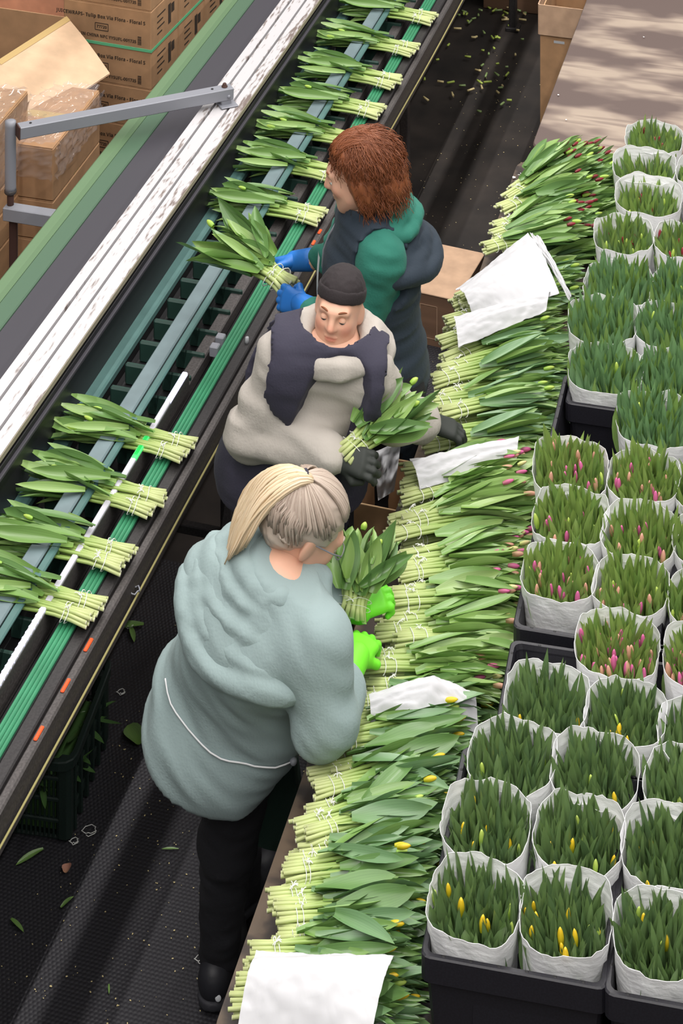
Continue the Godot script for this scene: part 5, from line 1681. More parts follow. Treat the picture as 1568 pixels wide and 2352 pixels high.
# strands over a scalp: roots from a callable, each falling along a path
func strands(n: int, sd: int, path: Callable, rad: float, dark: Color) -> ArrayMesh:
	var r := RandomNumberGenerator.new()
	r.seed = sd
	var s := Shape.new()
	for i in n:
		var pts: PackedVector3Array = path.call(r)
		var c := Color.WHITE.lerp(dark, r.randf())
		var radii := PackedFloat32Array()
		for k in pts.size(): radii.append(rad * (1.0 - 0.6 * pow(float(k) / pts.size(), 2.0)))
		s.tube(pts, radii, 5, c)
	return s.done()

func W(px: float, py: float, y: float) -> Vector3:
	return P(px, py, y)

# the joints of a person; j holds world points, base is subtracted so that the node stands at the feet
func person_parts(j: Dictionary, base: Vector3) -> Dictionary:
	var k := {}
	for n in j:
		k[n] = (j[n] as Vector3) - base if j[n] is Vector3 else j[n]
	return k

func torso_bones(k: Dictionary, w: float) -> Array:
	var mid: Vector3 = (k.pelvis as Vector3).lerp(k.chest, 0.5)
	var acr: Vector3 = (k.sh_r - k.sh_l).normalized()
	var out := [
		[k.pelvis - acr * 0.07 * w, k.pelvis + acr * 0.07 * w, 0.118 * w, 0.118 * w, 0.06],
		[k.pelvis, mid, 0.125 * w, 0.12 * w, 0.08],
		[mid - acr * 0.03 * w, k.chest - acr * 0.055 * w, 0.105 * w, 0.118 * w, 0.07],
		[mid + acr * 0.03 * w, k.chest + acr * 0.055 * w, 0.105 * w, 0.118 * w, 0.07],
		[k.chest, k.neck, 0.1 * w, 0.058, 0.07],
		[k.neck, k.sh_l, 0.062, 0.062, 0.05],
		[k.neck, k.sh_r, 0.062, 0.062, 0.05]]
	return out

func arm_bones(k: Dictionary, s: String, cut_wrist := 1.0) -> Array:
	var el: Vector3 = k["el_" + s]
	var wr: Vector3 = el.lerp(k["wr_" + s], cut_wrist)
	return [[k["sh_" + s], el, 0.054, 0.041, 0.03], [el, wr, 0.041, 0.028, 0.02]]

func leg_bones(k: Dictionary, s: String) -> Array:
	return [[k["hip_" + s], k["kn_" + s], 0.086, 0.058, 0.04], [k["kn_" + s], k["an_" + s], 0.056, 0.036, 0.03]]

func make_shoe(o: Node3D, ankle: Vector3, toe_dir: Vector3) -> void:
	var d := toe_dir
	d.y = 0
	d = d.normalized()
	var floor_y := 0.014 - 0.0
	var heel := Vector3(ankle.x, floor_y + 0.04, ankle.z) - d * 0.045
	var ball := heel + d * 0.15
	var toe := heel + d * 0.2 - Vector3(0, 0.006, 0)
	part("shoe", joined_mesh([[field_mesh([[heel, ball, 0.038, 0.042, 0.03], [ball, toe, 0.042, 0.033, 0.03], [heel + UP * 0.03, ankle + UP * 0.02, 0.036, 0.042, 0.03]], [], [[Vector3(0, floor_y + 0.022, 0), Vector3.DOWN, ball, 0.6], [ankle + UP * 0.05, UP, ankle + UP * 0.05, 0.12]], [], 0.007), Transform3D(), 0]]), M.shoe, o)
	part("sole", joined_mesh([[field_mesh([[Vector3(heel.x, floor_y + 0.013, heel.z), Vector3(ball.x, floor_y + 0.013, ball.z), 0.043, 0.047, 0.02], [Vector3(ball.x, floor_y + 0.013, ball.z), Vector3(toe.x, floor_y + 0.013, toe.z), 0.047, 0.036, 0.02]], [], [[Vector3(0, floor_y + 0.026, 0), UP, ball, 0.6], [Vector3(0, floor_y, 0), Vector3.DOWN, ball, 0.6]], [], 0.007), Transform3D(), 0]]), M.sole, o)

func head_xf(at: Vector3, fwd: Vector3, up: Vector3, size := 1.0) -> Transform3D:
	var z := fwd.normalized()
	var x := up.cross(z).normalized()
	return Transform3D(Basis(x, z.cross(x), z).scaled_local(Vector3.ONE * size), at)

func fold_of(axis: Vector3, across: float, along: float) -> Callable:
	return func(p: Vector3) -> Vector3:
		var t := p.dot(axis)
		return (p - axis * t) * across + axis * t * along

# folds of a hood lying round the neck and down the back, rings first to last
func hood(o: Node3D, called: String, m: String, c: Vector3, up: Vector3, fwd: Vector3, first: int, last: int, thick: float, r0 := 0.075, step := 0.026, fall := 0.045, closed := 0) -> void:
	var x := up.cross(fwd).normalized()
	var f := x.cross(up).normalized()
	var bones := []
	for ring in range(first, last + 1):
		var rr := r0 + step * ring
		var wide := PI if ring < closed else 2.75 - 0.42 * ring
		var prev := Vector3.ZERO
		for i in 15:
			var a := lerpf(-wide, wide, i / 14.0)
			var back := pow(maxf(0.0, cos(a * 0.5)), 2.0)
			var p := c + x * sin(a) * rr * 1.12 - f * cos(a) * rr - up * (fall * ring * back + 0.006 * ring) + up * 0.006 * sin(a * 5.0 + ring)
			if i > 0: bones.append([prev, p, thick, thick, thick * 0.5])
			prev = p
	part(called, joined_mesh([[field_mesh(bones, [], [], [], 0.0075, 0.006, fold_of(up, 5.0, 22.0)), Transform3D(), 0]]), M[m], o)

func build_people() -> void:
	build_red_haired()
	build_cream_sweater()
	build_mint_jacket()

func build_red_haired() -> void:
	var base := Vector3(0.07, 0.012, -7.0)
	var o := thing("person", "red-haired woman in a dark vest over a green hoodie, blue gloves, facing the sorting conveyor", "person", base)
	var hc := P(822, 405, 1.54)
	var k := person_parts({
		"pelvis": Vector3(0.10, 0.93, -7.0), "chest": Vector3(0.095, 1.23, -6.99), "neck": Vector3(0.095, 1.405, -6.985),
		"sh_l": Vector3(0.125, 1.345, -6.845), "sh_r": Vector3(0.06, 1.35, -7.14),
		"el_l": Vector3(0.07, 1.10, -6.83), "wr_l": Vector3(-0.125, 1.085, -7.04),
		"el_r": Vector3(-0.02, 1.12, -7.26), "wr_r": Vector3(-0.15, 1.075, -7.32),
		"hip_l": Vector3(0.13, 0.9, -6.92), "hip_r": Vector3(0.08, 0.9, -7.08),
		"kn_l": Vector3(0.10, 0.48, -6.9), "kn_r": Vector3(0.05, 0.48, -7.1),
		"an_l": Vector3(0.12, 0.09, -6.9), "an_r": Vector3(0.07, 0.09, -7.1)}, base)
	var fwd := Vector3(-0.96, 0, -0.28)
	var hx := head_xf(hc - base, Vector3(-0.97, -0.2, -0.12), Vector3(-0.12, 1, 0), 0.93)
	var body := torso_bones(k, 0.95)
	body.append_array(arm_bones(k, "l") + arm_bones(k, "r") + leg_bones(k, "l") + leg_bones(k, "r"))
	body.append([k.neck, hc - base - UP * 0.05, 0.052, 0.05, 0.03])
	part("body", joined_mesh([[field_mesh(body, [], [], [], 0.014), Transform3D(), 0], [head_field(), hx, 1]], skin_tint), M.skin, o)
	add_face(o, hx, "hair_auburn")
	# hoodie sleeves and body
	var hb := torso_bones(k, 0.9)
	hb.append_array(arm_bones(k, "l", 0.82) + arm_bones(k, "r", 0.4))
	part("hoodie", joined_mesh([[field_mesh(hb, [], [[k.neck + UP * 0.045, UP, k.neck + UP * 0.12, 0.14]], [], 0.0105, 0.010, fold_of(Vector3(0.3, 0.9, -0.1).normalized(), 6.0, 19.0), 0.014), Transform3D(), 0]]), M.hoodie_green, o)
	hood(o, "hood", "hoodie_green", k.neck + Vector3(0.02, 0.04, 0), Vector3(-0.25, 1, 0).normalized(), fwd, 0, 2, 0.023, 0.07, 0.02, 0.03)
	# quilted vest, long, open arms
	var vb := torso_bones(k, 0.98)
	vb.append([k.pelvis, k.pelvis - UP * 0.28, 0.145, 0.145, 0.06])
	var quilt := func(p: Vector3) -> Vector3: return Vector3(p.x * 2.0, p.y * 30.0, p.z * 2.0)
	var acr: Vector3 = (k.sh_r - k.sh_l).normalized()
	part("vest", joined_mesh([[field_mesh(vb, [], [[k.pelvis - UP * 0.36, Vector3.DOWN, k.pelvis - UP * 0.4, 0.3]], [[k.neck + UP * 0.075, 0.095, 0.006], [k.sh_l - acr * 0.06, 0.108, 0.006], [k.sh_r + acr * 0.06, 0.108, 0.006], [k.sh_l - acr * 0.07 - UP * 0.07, 0.095, 0.006], [k.sh_r + acr * 0.07 - UP * 0.07, 0.095, 0.006]], 0.0105, 0.010, quilt, 0.024), Transform3D(), 0]]), M.vest_navy, o)
	hood(o, "vest_hood", "vest_navy", k.neck + Vector3(0.01, -0.01, 0), Vector3(-0.25, 1, 0).normalized(), fwd, 2, 4, 0.027, 0.07, 0.022, 0.032)
	var zip := Shape.new()
	var zp := PackedVector3Array()
	for i in 10: zp.append((k.neck as Vector3).lerp(k.pelvis, i / 9.0) + fwd * (0.085 + 0.08 * sin(PI * minf(1.0, i / 7.0 + 0.1))) + UP * -0.03)
	zip.tube(zp, [0.004], 6)
	tag(part("zip", zip.done(), M.steel, o), "silver zip down the vest")
	part("chest_print", Shape.new().sheet(6, 10, func(u, v): return (k.chest as Vector3).lerp(k.pelvis, v * 0.75 - 0.2) + fwd.rotated(UP, 0.28 + 0.24 * u) * (0.168 + 0.008 * sin(v * 3.0))).done(), M.logo, o)
	# trousers, shoes
	var tb := leg_bones(k, "l") + leg_bones(k, "r")
	tb.append([k.hip_l, k.hip_r, 0.12, 0.12, 0.05])
	part("trousers", joined_mesh([[field_mesh(tb, [], [], [], 0.012, 0.008, null, 0.016), Transform3D(), 0]]), M.trousers, o)
	make_shoe(o, k.an_l, fwd)
	make_shoe(o, k.an_r, fwd)
	# hair: a loose full bob
	var cap := [
		[Vector3(0, 0.05, -0.04), Vector3(0.1, 0.096, 0.112), Basis(), 0.04],
		[Vector3(0, 0.096, 0.018), Vector3(0.068, 0.036, 0.058), Basis(), 0.03],
		[Vector3(0, -0.02, -0.095), Vector3(0.098, 0.085, 0.075), Basis(), 0.04],
		[Vector3(-0.085, -0.01, -0.03), Vector3(0.03, 0.075, 0.045), Basis(), 0.03],
		[Vector3(0.085, -0.01, -0.03), Vector3(0.03, 0.075, 0.045), Basis(), 0.03]]
	var hair := part("hair", joined_mesh([[field_mesh([], cap, [], [[Vector3(0, -0.035, 0.115), 0.095, 0.02]], 0.006, 0.012, func(p): return Vector3(p.x * 30, p.y * 9, p.z * 30)), hx, 0]]), M.hair_auburn, o)
	var lock := func(r: RandomNumberGenerator) -> PackedVector3Array:
		var th := r.randf_range(1.2, TAU - 1.2)
		var ph := r.randf_range(-0.75, 1.45)
		if ph > 0.8: th = r.randf() * TAU
		var pts := PackedVector3Array()
		var wave := r.randf() * TAU
		var amp := r.randf_range(0.004, 0.014)
		var reach := r.randf_range(0.6, 1.25)
		var puff := r.randf_range(1.0, 1.16)
		for i in 9:
			var f := i / 8.0
			var a := ph - f * reach - (0.25 if ph < 0.2 else 0.0) * f
			var low := minf(0.0, a + 0.55)
			var out := (1.0 + (puff - 1.0) * f)
			low = minf(0.0, a + 0.2)
			var ca := cos(maxf(a, -0.2)) * (1.0 + 0.05 * low)
			var p := Vector3(sin(th) * ca * 0.108, 0.045 + sin(maxf(a, -0.2)) * 0.104 + low * 0.075, cos(th) * ca * 0.118 - 0.04) * out
			p += Vector3(sin(wave + f * 11.0), sin(wave * 2.0 + f * 9.0) * 0.5, cos(wave * 1.7 + f * 10.0)) * amp * f
			pts.append(p)
		return pts
	part("hair_strands", strands(2300, 3, lock, 0.0013, Color(0.66, 0.58, 0.52)), M.hair_auburn, hair, hx)
	var fringe := func(r: RandomNumberGenerator) -> PackedVector3Array:
		var sd: float = -1.0 if r.randf() < 0.5 else 1.0
		var d0 := Vector3(r.randf_range(-0.7, 0.7), r.randf_range(0.42, 0.75), 0.72).normalized()
		var d1 := Vector3(sd * r.randf_range(0.5, 1.0), r.randf_range(-0.1, 0.5), -0.4 - r.randf() * 0.5).normalized()
		var lift := r.randf_range(1.0, 1.1)
		var pts := PackedVector3Array()
		var wave := r.randf() * TAU
		for i in 9:
			var f := i / 8.0
			var d := d0.slerp(Vector3(d0.x * 0.5, 1, -0.1).normalized(), minf(1.0, f * 1.6)).slerp(d1, f * f)
			pts.append(Vector3(0, 0.052, -0.03) + d * Vector3(0.102, 0.098, 0.118) * (lift + 0.03 * sin(wave + f * 8.0) * f))
		return pts
	part("hair_fringe", strands(800, 6, fringe, 0.0014, Color(0.66, 0.58, 0.52)), M.hair_auburn, hair, hx)
	# blue gloves
	var dl: Vector3 = (k.wr_l - k.el_l).normalized()
	var dr: Vector3 = (k.wr_r - k.el_r).normalized()
	tag(part("glove", joined_mesh([[hand_field(-1, 1.0, 0.002), hand_frame(k.wr_l, dl + Vector3(-0.3, 0, 0), Vector3(-0.1, 0.5, 0.85)), 0], [field_mesh([[k.wr_l - dl * 0.07, k.wr_l + dl * 0.01, 0.041, 0.034, 0.01]], [], [], [], 0.006), Transform3D(), 0]]), M.glove_blue, o), "near bright blue glove")
	tag(part("glove", joined_mesh([[hand_field(1, 0.9, 0.002), hand_frame(k.wr_r, dr + Vector3(-0.2, 0, 0.1), Vector3(0.1, 0.75, -0.6)), 0], [field_mesh([[k.wr_r - dr * 0.05, k.wr_r + dr * 0.01, 0.036, 0.032, 0.01]], [], [], [], 0.006), Transform3D(), 0]]), M.glove_blue, o), "far blue glove")

func build_cream_sweater() -> void:
	var base := Vector3(-0.11, 0.012, -6.5)
	var o := thing("person", "woman in dark beanie and cream sweater under a navy vest, dark glove on bench", "person", base)
	var hc := P(778, 712, 1.425)
	var k := person_parts({
		"pelvis": Vector3(-0.15, 0.9, -6.5), "chest": Vector3(-0.075, 1.18, -6.43), "neck": Vector3(-0.02, 1.31, -6.395),
		"sh_l": Vector3(0.068, 1.265, -6.36), "sh_r": Vector3(-0.16, 1.3, -6.37),
		"el_l": Vector3(0.15, 1.06, -6.5), "wr_l": P(975, 968, 0.985),
		"el_r": Vector3(-0.262, 1.1, -6.36), "wr_r": P(768, 1046, 1.12),
		"hip_l": Vector3(-0.085, 0.88, -6.5), "hip_r": Vector3(-0.215, 0.88, -6.5),
		"kn_l": Vector3(-0.07, 0.47, -6.44), "kn_r": Vector3(-0.22, 0.47, -6.46),
		"an_l": Vector3(-0.06, 0.09, -6.52), "an_r": Vector3(-0.22, 0.09, -6.52)}, base)
	var fwd := Vector3(0.1, 0, 1)
	var hx := head_xf(hc - base, Vector3(-0.25, 0.08, 1.0), Vector3(0.12, 1, 0.0), 0.86)
	var body := torso_bones(k, 1.0)
	body.append_array(arm_bones(k, "l") + arm_bones(k, "r") + leg_bones(k, "l") + leg_bones(k, "r"))
	body.append([k.neck, hc - base - UP * 0.05, 0.052, 0.05, 0.03])
	part("body", joined_mesh([[field_mesh(body, [], [], [], 0.014), Transform3D(), 0], [head_field(), hx, 1]], skin_tint), M.skin, o)
	add_face(o, hx, "hair_auburn", true)
	var sb := torso_bones(k, 0.9)
	for b in arm_bones(k, "l", 0.94) + arm_bones(k, "r", 0.94):
		b[2] += 0.012
		b[3] += 0.009
		sb.append(b)
	part("sweater", joined_mesh([[field_mesh(sb, [], [[k.neck + UP * 0.03, UP, k.neck + UP * 0.12, 0.14], [k.pelvis - UP * 0.07, Vector3.DOWN, k.pelvis - UP * 0.2, 0.3]], [], 0.0105, 0.014, fold_of(Vector3(0.2, 0.95, 0).normalized(), 4.0, 13.0), 0.024), Transform3D(), 0]]), M.sweater, o)
	hood(o, "collar", "sweater", k.neck + Vector3(0.005, 0.052, 0.005), Vector3(0.05, 1, 0.2).normalized(), fwd, 0, 2, 0.031, 0.096, 0.016, 0.024, 2)
	# a navy vest, open in front over the sweater
	var acr: Vector3 = (k.sh_r - k.sh_l).normalized()
	var open := []
	for i in 16:
		var c: Vector3 = (k.neck as Vector3).lerp(k.pelvis, i / 13.0 - 0.08)
		open.append([c + fwd * 0.19 - acr * 0.0, 0.092 + 0.006 * sin(i * 0.25), 0.006])
	var vb := torso_bones(k, 0.96)
	for q in [5, 6]:
		vb[q][2] = 0.07
		vb[q][3] = 0.078
	tag(part("vest", joined_mesh([[field_mesh(vb, [], [[k.pelvis - UP * 0.05, Vector3.DOWN, k.pelvis - UP * 0.2, 0.3]], open + [[k.neck + UP * 0.085, 0.105, 0.006], [k.sh_l - acr * 0.085, 0.114, 0.006], [k.sh_r + acr * 0.085, 0.114, 0.006], [k.sh_l - acr * 0.075 - UP * 0.08, 0.106, 0.006], [k.sh_r + acr * 0.075 - UP * 0.08, 0.106, 0.006], [k.sh_r + acr * 0.06 - UP * 0.15 + fwd * 0.02, 0.1, 0.006], [k.sh_l - acr * 0.06 - UP * 0.15 + fwd * 0.02, 0.1, 0.006]], 0.009, 0.004, null, 0.05), Transform3D(), 0]]), M.vest_dark, o), "open navy vest")
	part("sweater_neck", joined_mesh([[field_mesh([[k.neck - UP * 0.05, hc - base - UP * 0.07, 0.085, 0.066, 0.03]], [], [[hc - base - UP * 0.085, Vector3(0, 1, 0.25).normalized(), hc - base, 0.2]], [], 0.008, 0.004), Transform3D(), 0]]), M.sweater, o)
	var tb := leg_bones(k, "l") + leg_bones(k, "r")
	tb.append([k.hip_l, k.hip_r, 0.095, 0.095, 0.05])
	tb.append([k.pelvis, k.pelvis - UP * 0.1, 0.125, 0.12, 0.05])
	part("trousers", joined_mesh([[field_mesh(tb, [], [], [], 0.012, 0.008, null, 0.018), Transform3D(), 0]]), M.trousers_navy, o)
	make_shoe(o, k.an_l, fwd)
	make_shoe(o, k.an_r, fwd)
	part("beanie", joined_mesh([[field_mesh([], [[Vector3(0, 0.06, -0.014), Vector3(0.08, 0.08, 0.1), Basis(), 0.02]], [[Vector3(0, 0.045, 0), Vector3(0, -1, 0.22).normalized(), Vector3(0, 0.0, 0), 0.25]], [], 0.006, 0.003, func(p): return p * Vector3(60, 12, 60)), hx, 0]]), M.beanie, o)
	part("beanie_cuff", joined_mesh([[field_mesh([], [[Vector3(0, 0.058, -0.014), Vector3(0.084, 0.084, 0.104), Basis(), 0.02]], [[Vector3(0, 0.042, 0), Vector3(0, -1, 0.22).normalized(), Vector3(0, 0.0, 0), 0.25], [Vector3(0, 0.083, 0), Vector3(0, 1, -0.22).normalized(), Vector3(0, 0.13, 0), 0.25]], [], 0.006), hx, 0]]), M.beanie, o)
	var dl: Vector3 = (k.wr_l - k.el_l).normalized()
	var dr: Vector3 = (k.wr_r - k.el_r).normalized()
	tag(part("glove", joined_mesh([[hand_field(1, 0.8, 0.002), hand_frame(k.wr_l + dl * 0.03, Vector3(1, -0.35, -0.05), Vector3(0.35, 1, 0.1)), 0], [field_mesh([[k.wr_l - dl * 0.03, k.wr_l + dl * 0.03, 0.036, 0.033, 0.01]], [], [], [], 0.006), Transform3D(), 0]]), M.glove_dark, o), "dark work glove on the bench")
	tag(part("glove", joined_mesh([[hand_field(-1, 1.1, 0.002), hand_frame(k.wr_r + dr * 0.02, dr, Vector3(-0.2, 0.7, 0.7)), 0]]), M.glove_dark, o), "dark work glove holding a bunch")

func build_mint_jacket() -> void:
	var base := Vector3(-0.30, 0.012, -5.75)
	var o := thing("person", "fair-haired woman with ponytail in pale mint jacket, seen from behind, wearing bright green gloves", "person", base)
	var hc := P(695, 1212, 1.325)
	var k := person_parts({
		"pelvis": Vector3(-0.275, 0.86, -5.66), "chest": Vector3(-0.222, 1.1, -5.555), "neck": Vector3(-0.165, 1.225, -5.56),
		"sh_l": Vector3(-0.325, 1.175, -5.63), "sh_r": Vector3(-0.065, 1.155, -5.45),
		"el_l": Vector3(-0.2, 1.0, -5.85), "wr_l": P(800, 1395, 0.985),
		"el_r": P(745, 1655, 0.985), "wr_r": P(812, 1525, 0.97),
		"hip_l": Vector3(-0.33, 0.84, -5.72), "hip_r": Vector3(-0.235, 0.84, -5.6),
		"kn_l": Vector3(-0.29, 0.45, -5.86), "kn_r": Vector3(-0.30, 0.45, -5.68),
		"an_l": Vector3(-0.27, 0.09, -6.0), "an_r": Vector3(-0.325, 0.09, -5.75)}, base)
	var fwd := Vector3(0.62, 0, -0.78).normalized()
	var hx := head_xf(hc - base, Vector3(0.8, -0.62, -0.3), Vector3(0.55, 1, 0.0))
	var body := torso_bones(k, 1.05)
	body.append_array(arm_bones(k, "l") + arm_bones(k, "r") + leg_bones(k, "l") + leg_bones(k, "r"))
	body.append([k.neck, hc - base - Vector3(0.02, 0.05, 0), 0.052, 0.05, 0.03])
	part("body", joined_mesh([[field_mesh(body, [], [], [], 0.014), Transform3D(), 0], [head_field(), hx, 1]], skin_tint), M.skin, o)
	add_face(o, hx, "hair_ash")
	var spine: Vector3 = (k.neck - k.pelvis).normalized()
	var jb := torso_bones(k, 1.0)
	jb.append([k.pelvis, k.pelvis - spine * 0.11 - fwd * 0.04, 0.14, 0.165, 0.06])
	for b in arm_bones(k, "l", 0.8) + arm_bones(k, "r", 0.5):
		b[2] += 0.016
		b[3] += 0.014
		jb.append(b)
	var jacket := part("jacket", joined_mesh([[field_mesh(jb, [], [[k.neck + spine * 0.07, spine, k.neck + spine * 0.15, 0.14], [k.pelvis - spine * 0.15, -spine, k.pelvis - spine * 0.27, 0.3]], [], 0.0105, 0.014, fold_of((spine + Vector3(0.5, 0, 0)).normalized(), 3.0, 10.0), 0.024), Transform3D(), 0]]), M.jacket_mint, o)
	hood(o, "hood", "jacket_mint", k.neck + UP * 0.03, (spine + UP * 0.2).normalized(), fwd, 0, 4, 0.030, 0.084, 0.028, 0.034)
	# the waist cord follows the cloth: the jacket's own surface, ring by ring
	var wc: Vector3 = (k.pelvis as Vector3).lerp(k.chest, 0.1)
	var right := fwd.cross(UP)
	var slots := []
	for i in 18: slots.append([Vector3.ZERO, 0])
	for p in jacket.mesh.surface_get_arrays(0)[Mesh.ARRAY_VERTEX]:
		var d: Vector3 = p - wc
		if absf(d.dot(spine)) < 0.012:
			var an := atan2(d.dot(right), -d.dot(fwd))
			var n := int((an + 0.75) / 2.3 * 18.0)
			if n >= 0 and n < 18 and d.length() < 0.3:
				slots[n][0] += p + (d - spine * d.dot(spine)).normalized() * 0.005
				slots[n][1] += 1
	var cord := PackedVector3Array()
	for q in slots:
		if q[1] > 0: cord.append(q[0] / q[1])
	tag(part("waist_cord", Shape.new().tube(cord, [0.0022], 6).done(), M.cloth_white, o), "pale elastic cord at the waist")
	var tog := Shape.new().lathe([Vector2(0, 0.012), Vector2(0.008, 0.01), Vector2(0.01, 0), Vector2(0.008, -0.01), Vector2(0, -0.012)], 12, Transform3D(Basis(Vector3.RIGHT, 1.2), cord[cord.size() - 1]))
	part("toggle", tog.done(), M.steel, o)
	var tb := leg_bones(k, "l") + leg_bones(k, "r")
	tb.append([k.hip_l, k.hip_r, 0.085, 0.085, 0.05])
	part("trousers", joined_mesh([[field_mesh(tb, [], [], [], 0.012, 0.008, null, 0.014), Transform3D(), 0]]), M.trousers, o)
	make_shoe(o, k.an_l, fwd)
	make_shoe(o, k.an_r, Vector3(0.2, 0, -0.9))
	var em := Shape.new().lathe([Vector2(0, 0.001), Vector2(0.007, 0.001), Vector2(0.008, 0), Vector2(0.0, -0.001)], 16, Transform3D(Basis(Vector3.RIGHT, PI / 2 - 0.3), k.an_r + Vector3(0.004, -0.025, 0.084)))
	tag(part("shoe_emblem", em.done(), M.logo, o), "small round pale emblem on the heel")
	# dark green apron hanging in front
	var ap := Shape.new().sheet(10, 14, func(u, v):
		var an := lerpf(-1.35, 0.9, u)
		var p: Vector3 = (k.pelvis as Vector3) + UP * 0.04 + fwd * cos(an) * (0.13 + 0.06 * v) + fwd.cross(UP) * sin(-an) * (0.15 + 0.06 * v) - UP * 0.58 * v
		return p + Vector3(0.008 * sin(u * 19.0 + v * 3.0), 0, 0.008 * cos(u * 17.0)))
	tag(part("apron", ap.done(), M.apron, o), "long dark green apron")
	# hair: grey-blond cap drawn into a long pale ponytail
	var cap := [
		[Vector3(0, 0.046, -0.018), Vector3(0.084, 0.088, 0.103), Basis(), 0.03],
		[Vector3(0, 0.005, -0.065), Vector3(0.07, 0.075, 0.058), Basis(), 0.03]]
	var hair := part("hair", joined_mesh([[field_mesh([], cap, [], [[Vector3(0, -0.03, 0.12), 0.095, 0.02]], 0.006, 0.007, func(p): return Vector3(p.x * 40, p.y * 40, p.z * 8)), hx, 0]]), M.hair_ash, o)
	# every strand runs over the scalp from its hairline up to the tie at the crown
	var comb := func(r: RandomNumberGenerator) -> PackedVector3Array:
		var th := r.randf_range(-2.0, 2.0)
		var d0 := Vector3(sin(th) * 0.95, r.randf_range(-0.75, 0.1) if absf(th) < 1.5 else r.randf_range(0.0, 0.45), -cos(th))
		if r.randf() < 0.4: d0 = Vector3(r.randf_range(-0.75, 0.75), 0.62, 0.75)
		d0 = d0.normalized()
		var d1 := Vector3(0, 0.75, -0.65).normalized()
		var lift := r.randf_range(1.03, 1.085)
		var pts := PackedVector3Array()
		for i in 8:
			var d := d0.slerp(d1, i / 7.0)
			pts.append(Vector3(0, 0.046, -0.018) + d * Vector3(0.086, 0.09 if d.y > 0 else 0.1, 0.105) * lift + Vector3(0, 0, -0.012 if d.y < 0 else 0.0))
		return pts
	part("hair_strands", strands(700, 8, comb, 0.003, Color(0.66, 0.62, 0.6)), M.hair_ash, hair, hx)
	var inv: Basis = hx.basis.inverse()
	var root := Vector3(0, 0.115, -0.075)
	var tail := func(r: RandomNumberGenerator) -> PackedVector3Array:
		var pts := PackedVector3Array()
		var a := r.randf() * TAU
		var q := sqrt(r.randf())
		var lng := r.randf_range(0.82, 1.1)
		var out: Vector3 = inv * Vector3(-0.95, 0.16, -0.1)
		var down: Vector3 = inv * Vector3(-0.32 - 0.16 * cos(a) * q, -1.0, 0.2)
		var sx: Vector3 = inv * Vector3(0.5, 0.1, 0.85)
		var sy: Vector3 = inv * Vector3(0.5, 0.85, 0)
		for i in 11:
			var f := i / 10.0
			var wdt := 0.014 + 0.056 * sin(PI * minf(1.0, f * 0.7 + 0.06))
			var p := root + out * 0.13 * sin(minf(f * 1.9, PI * 0.5)) * lng + down * 0.21 * pow(maxf(0.0, f - 0.12), 1.5) * lng
			pts.append(p + (sx * cos(a) + sy * sin(a) * 0.6) * wdt * q + sx * 0.003 * sin(f * 7.0 + a))
		return pts
	tag(part("ponytail", strands(560, 5, tail, 0.0036, Color(0.72, 0.66, 0.56)), M.hair_blond, hair, hx), "long pale blond ponytail")
	var tie := PackedVector3Array()
	for i in 13: tie.append(root + Vector3(0.021 * cos(TAU * i / 12.0), 0.014 * sin(TAU * i / 12.0), -0.014 * sin(TAU * i / 12.0)))
	tag(part("hair_tie", Shape.new().tube(tie, [0.006], 7).done(), M.vest_dark, hair, hx), "dark hair tie")
	# glasses temple and bright green gloves
	var gl := Shape.new().tube(PackedVector3Array([Vector3(-0.078, 0.02, 0.0), Vector3(-0.074, 0.018, 0.06), Vector3(-0.06, 0.014, 0.1)]), [0.0018], 6)
	gl.tube(PackedVector3Array([Vector3(0.078, 0.02, 0.0), Vector3(0.074, 0.018, 0.06), Vector3(0.06, 0.014, 0.1)]), [0.0018], 6)
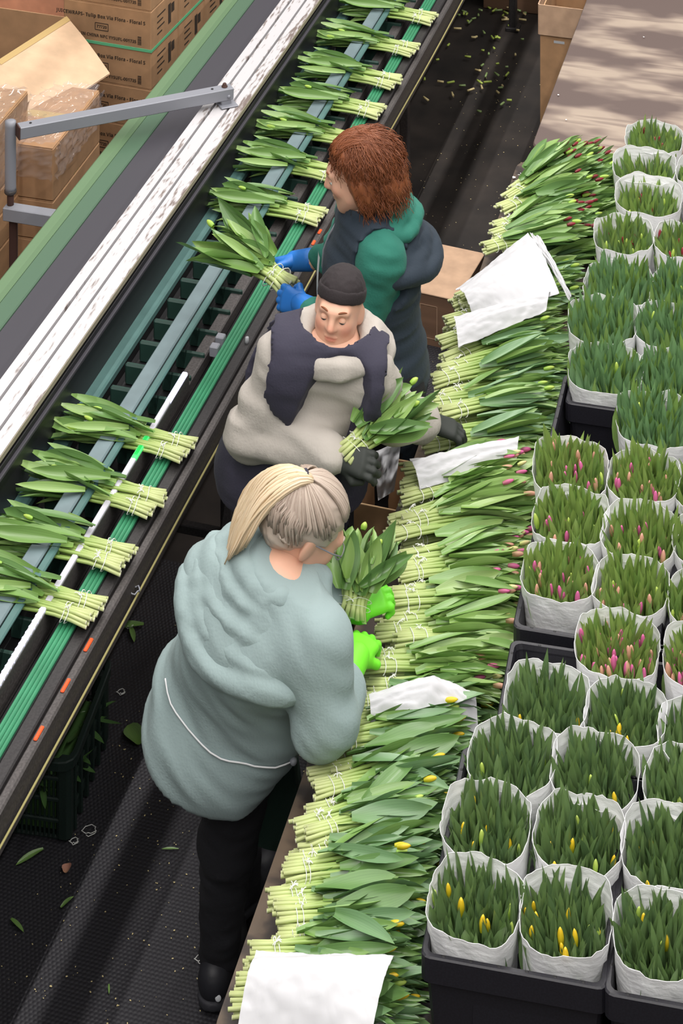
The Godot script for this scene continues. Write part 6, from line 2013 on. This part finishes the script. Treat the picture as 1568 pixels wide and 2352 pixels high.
	for s in [-1, 1]:
		var rg := PackedVector3Array()
		for i in 15: rg.append(Vector3(s * 0.033 + 0.024 * cos(TAU * i / 14.0), 0.01 + 0.018 * sin(TAU * i / 14.0), 0.108 - 0.006 * absf(cos(TAU * i / 14.0))))
		gl.tube(rg, [0.0015], 5)
	part("glasses", gl.done(), M.steel, o, hx)
	var dr: Vector3 = (k.wr_r - k.el_r).normalized()
	var dl: Vector3 = (k.wr_l - k.el_l).normalized()
	tag(part("glove", joined_mesh([[hand_field(-1, 0.8, 0.002), hand_frame(k.wr_r + dr * 0.02, dr, Vector3(0.1, 0.9, 0.4)), 0], [field_mesh([[k.wr_r - dr * 0.03, k.wr_r + dr * 0.03, 0.035, 0.033, 0.01]], [], [], [], 0.006), Transform3D(), 0]]), M.glove_green, o), "bright green glove on the bench edge")
	tag(part("glove", joined_mesh([[hand_field(1, 1.0, 0.002), hand_frame(k.wr_l + dl * 0.02, Vector3(0.8, 0.1, -0.4), Vector3(-0.3, 0.8, 0.5)), 0], [field_mesh([[k.wr_l - dl * 0.04, k.wr_l + dl * 0.03, 0.037, 0.034, 0.01]], [], [], [], 0.006), Transform3D(), 0]]), M.glove_green, o), "far bright green glove holding tulips")

func build_held_bunches() -> void:
	var grip := make_bunch(["leaf_mid", "leaf_dark", "leaf_fresh"], ["bud_green"], 2, 901, 0.13, 22)
	var hold := func(tail: Vector3, tip: Vector3, label: String, back: Vector3, k: float):
		var d := (tip - tail).normalized()
		var z := d.cross(back).normalized()
		var b := Basis(d, z.cross(d), z)
		var l := tail.distance_to(tip) / 0.38
		copy_in(grip, "held_bunch", label, Transform3D(b.scaled_local(Vector3(l, k, k)), tail), "bunches in the workers' hands", "tulips")
	hold.call(P(668, 668, 1.06), P(478, 555, 1.08), "green tulip bunch held in the red-haired woman's blue gloves", Vector3(0.2, 1, 0.5), 1.5)
	hold.call(P(788, 1058, 1.12), P(965, 905, 1.2), "green tulip bunch in the right hand of the woman in the cream sweater", Vector3(0, 1, 0.5), 1.3)
	hold.call(P(806, 1425, 0.985), P(838, 1215, 1.12), "green tulip bunch held upright in the far green glove of the woman in mint", Vector3(0, 0.6, 1), 1.4)
	grip.free()
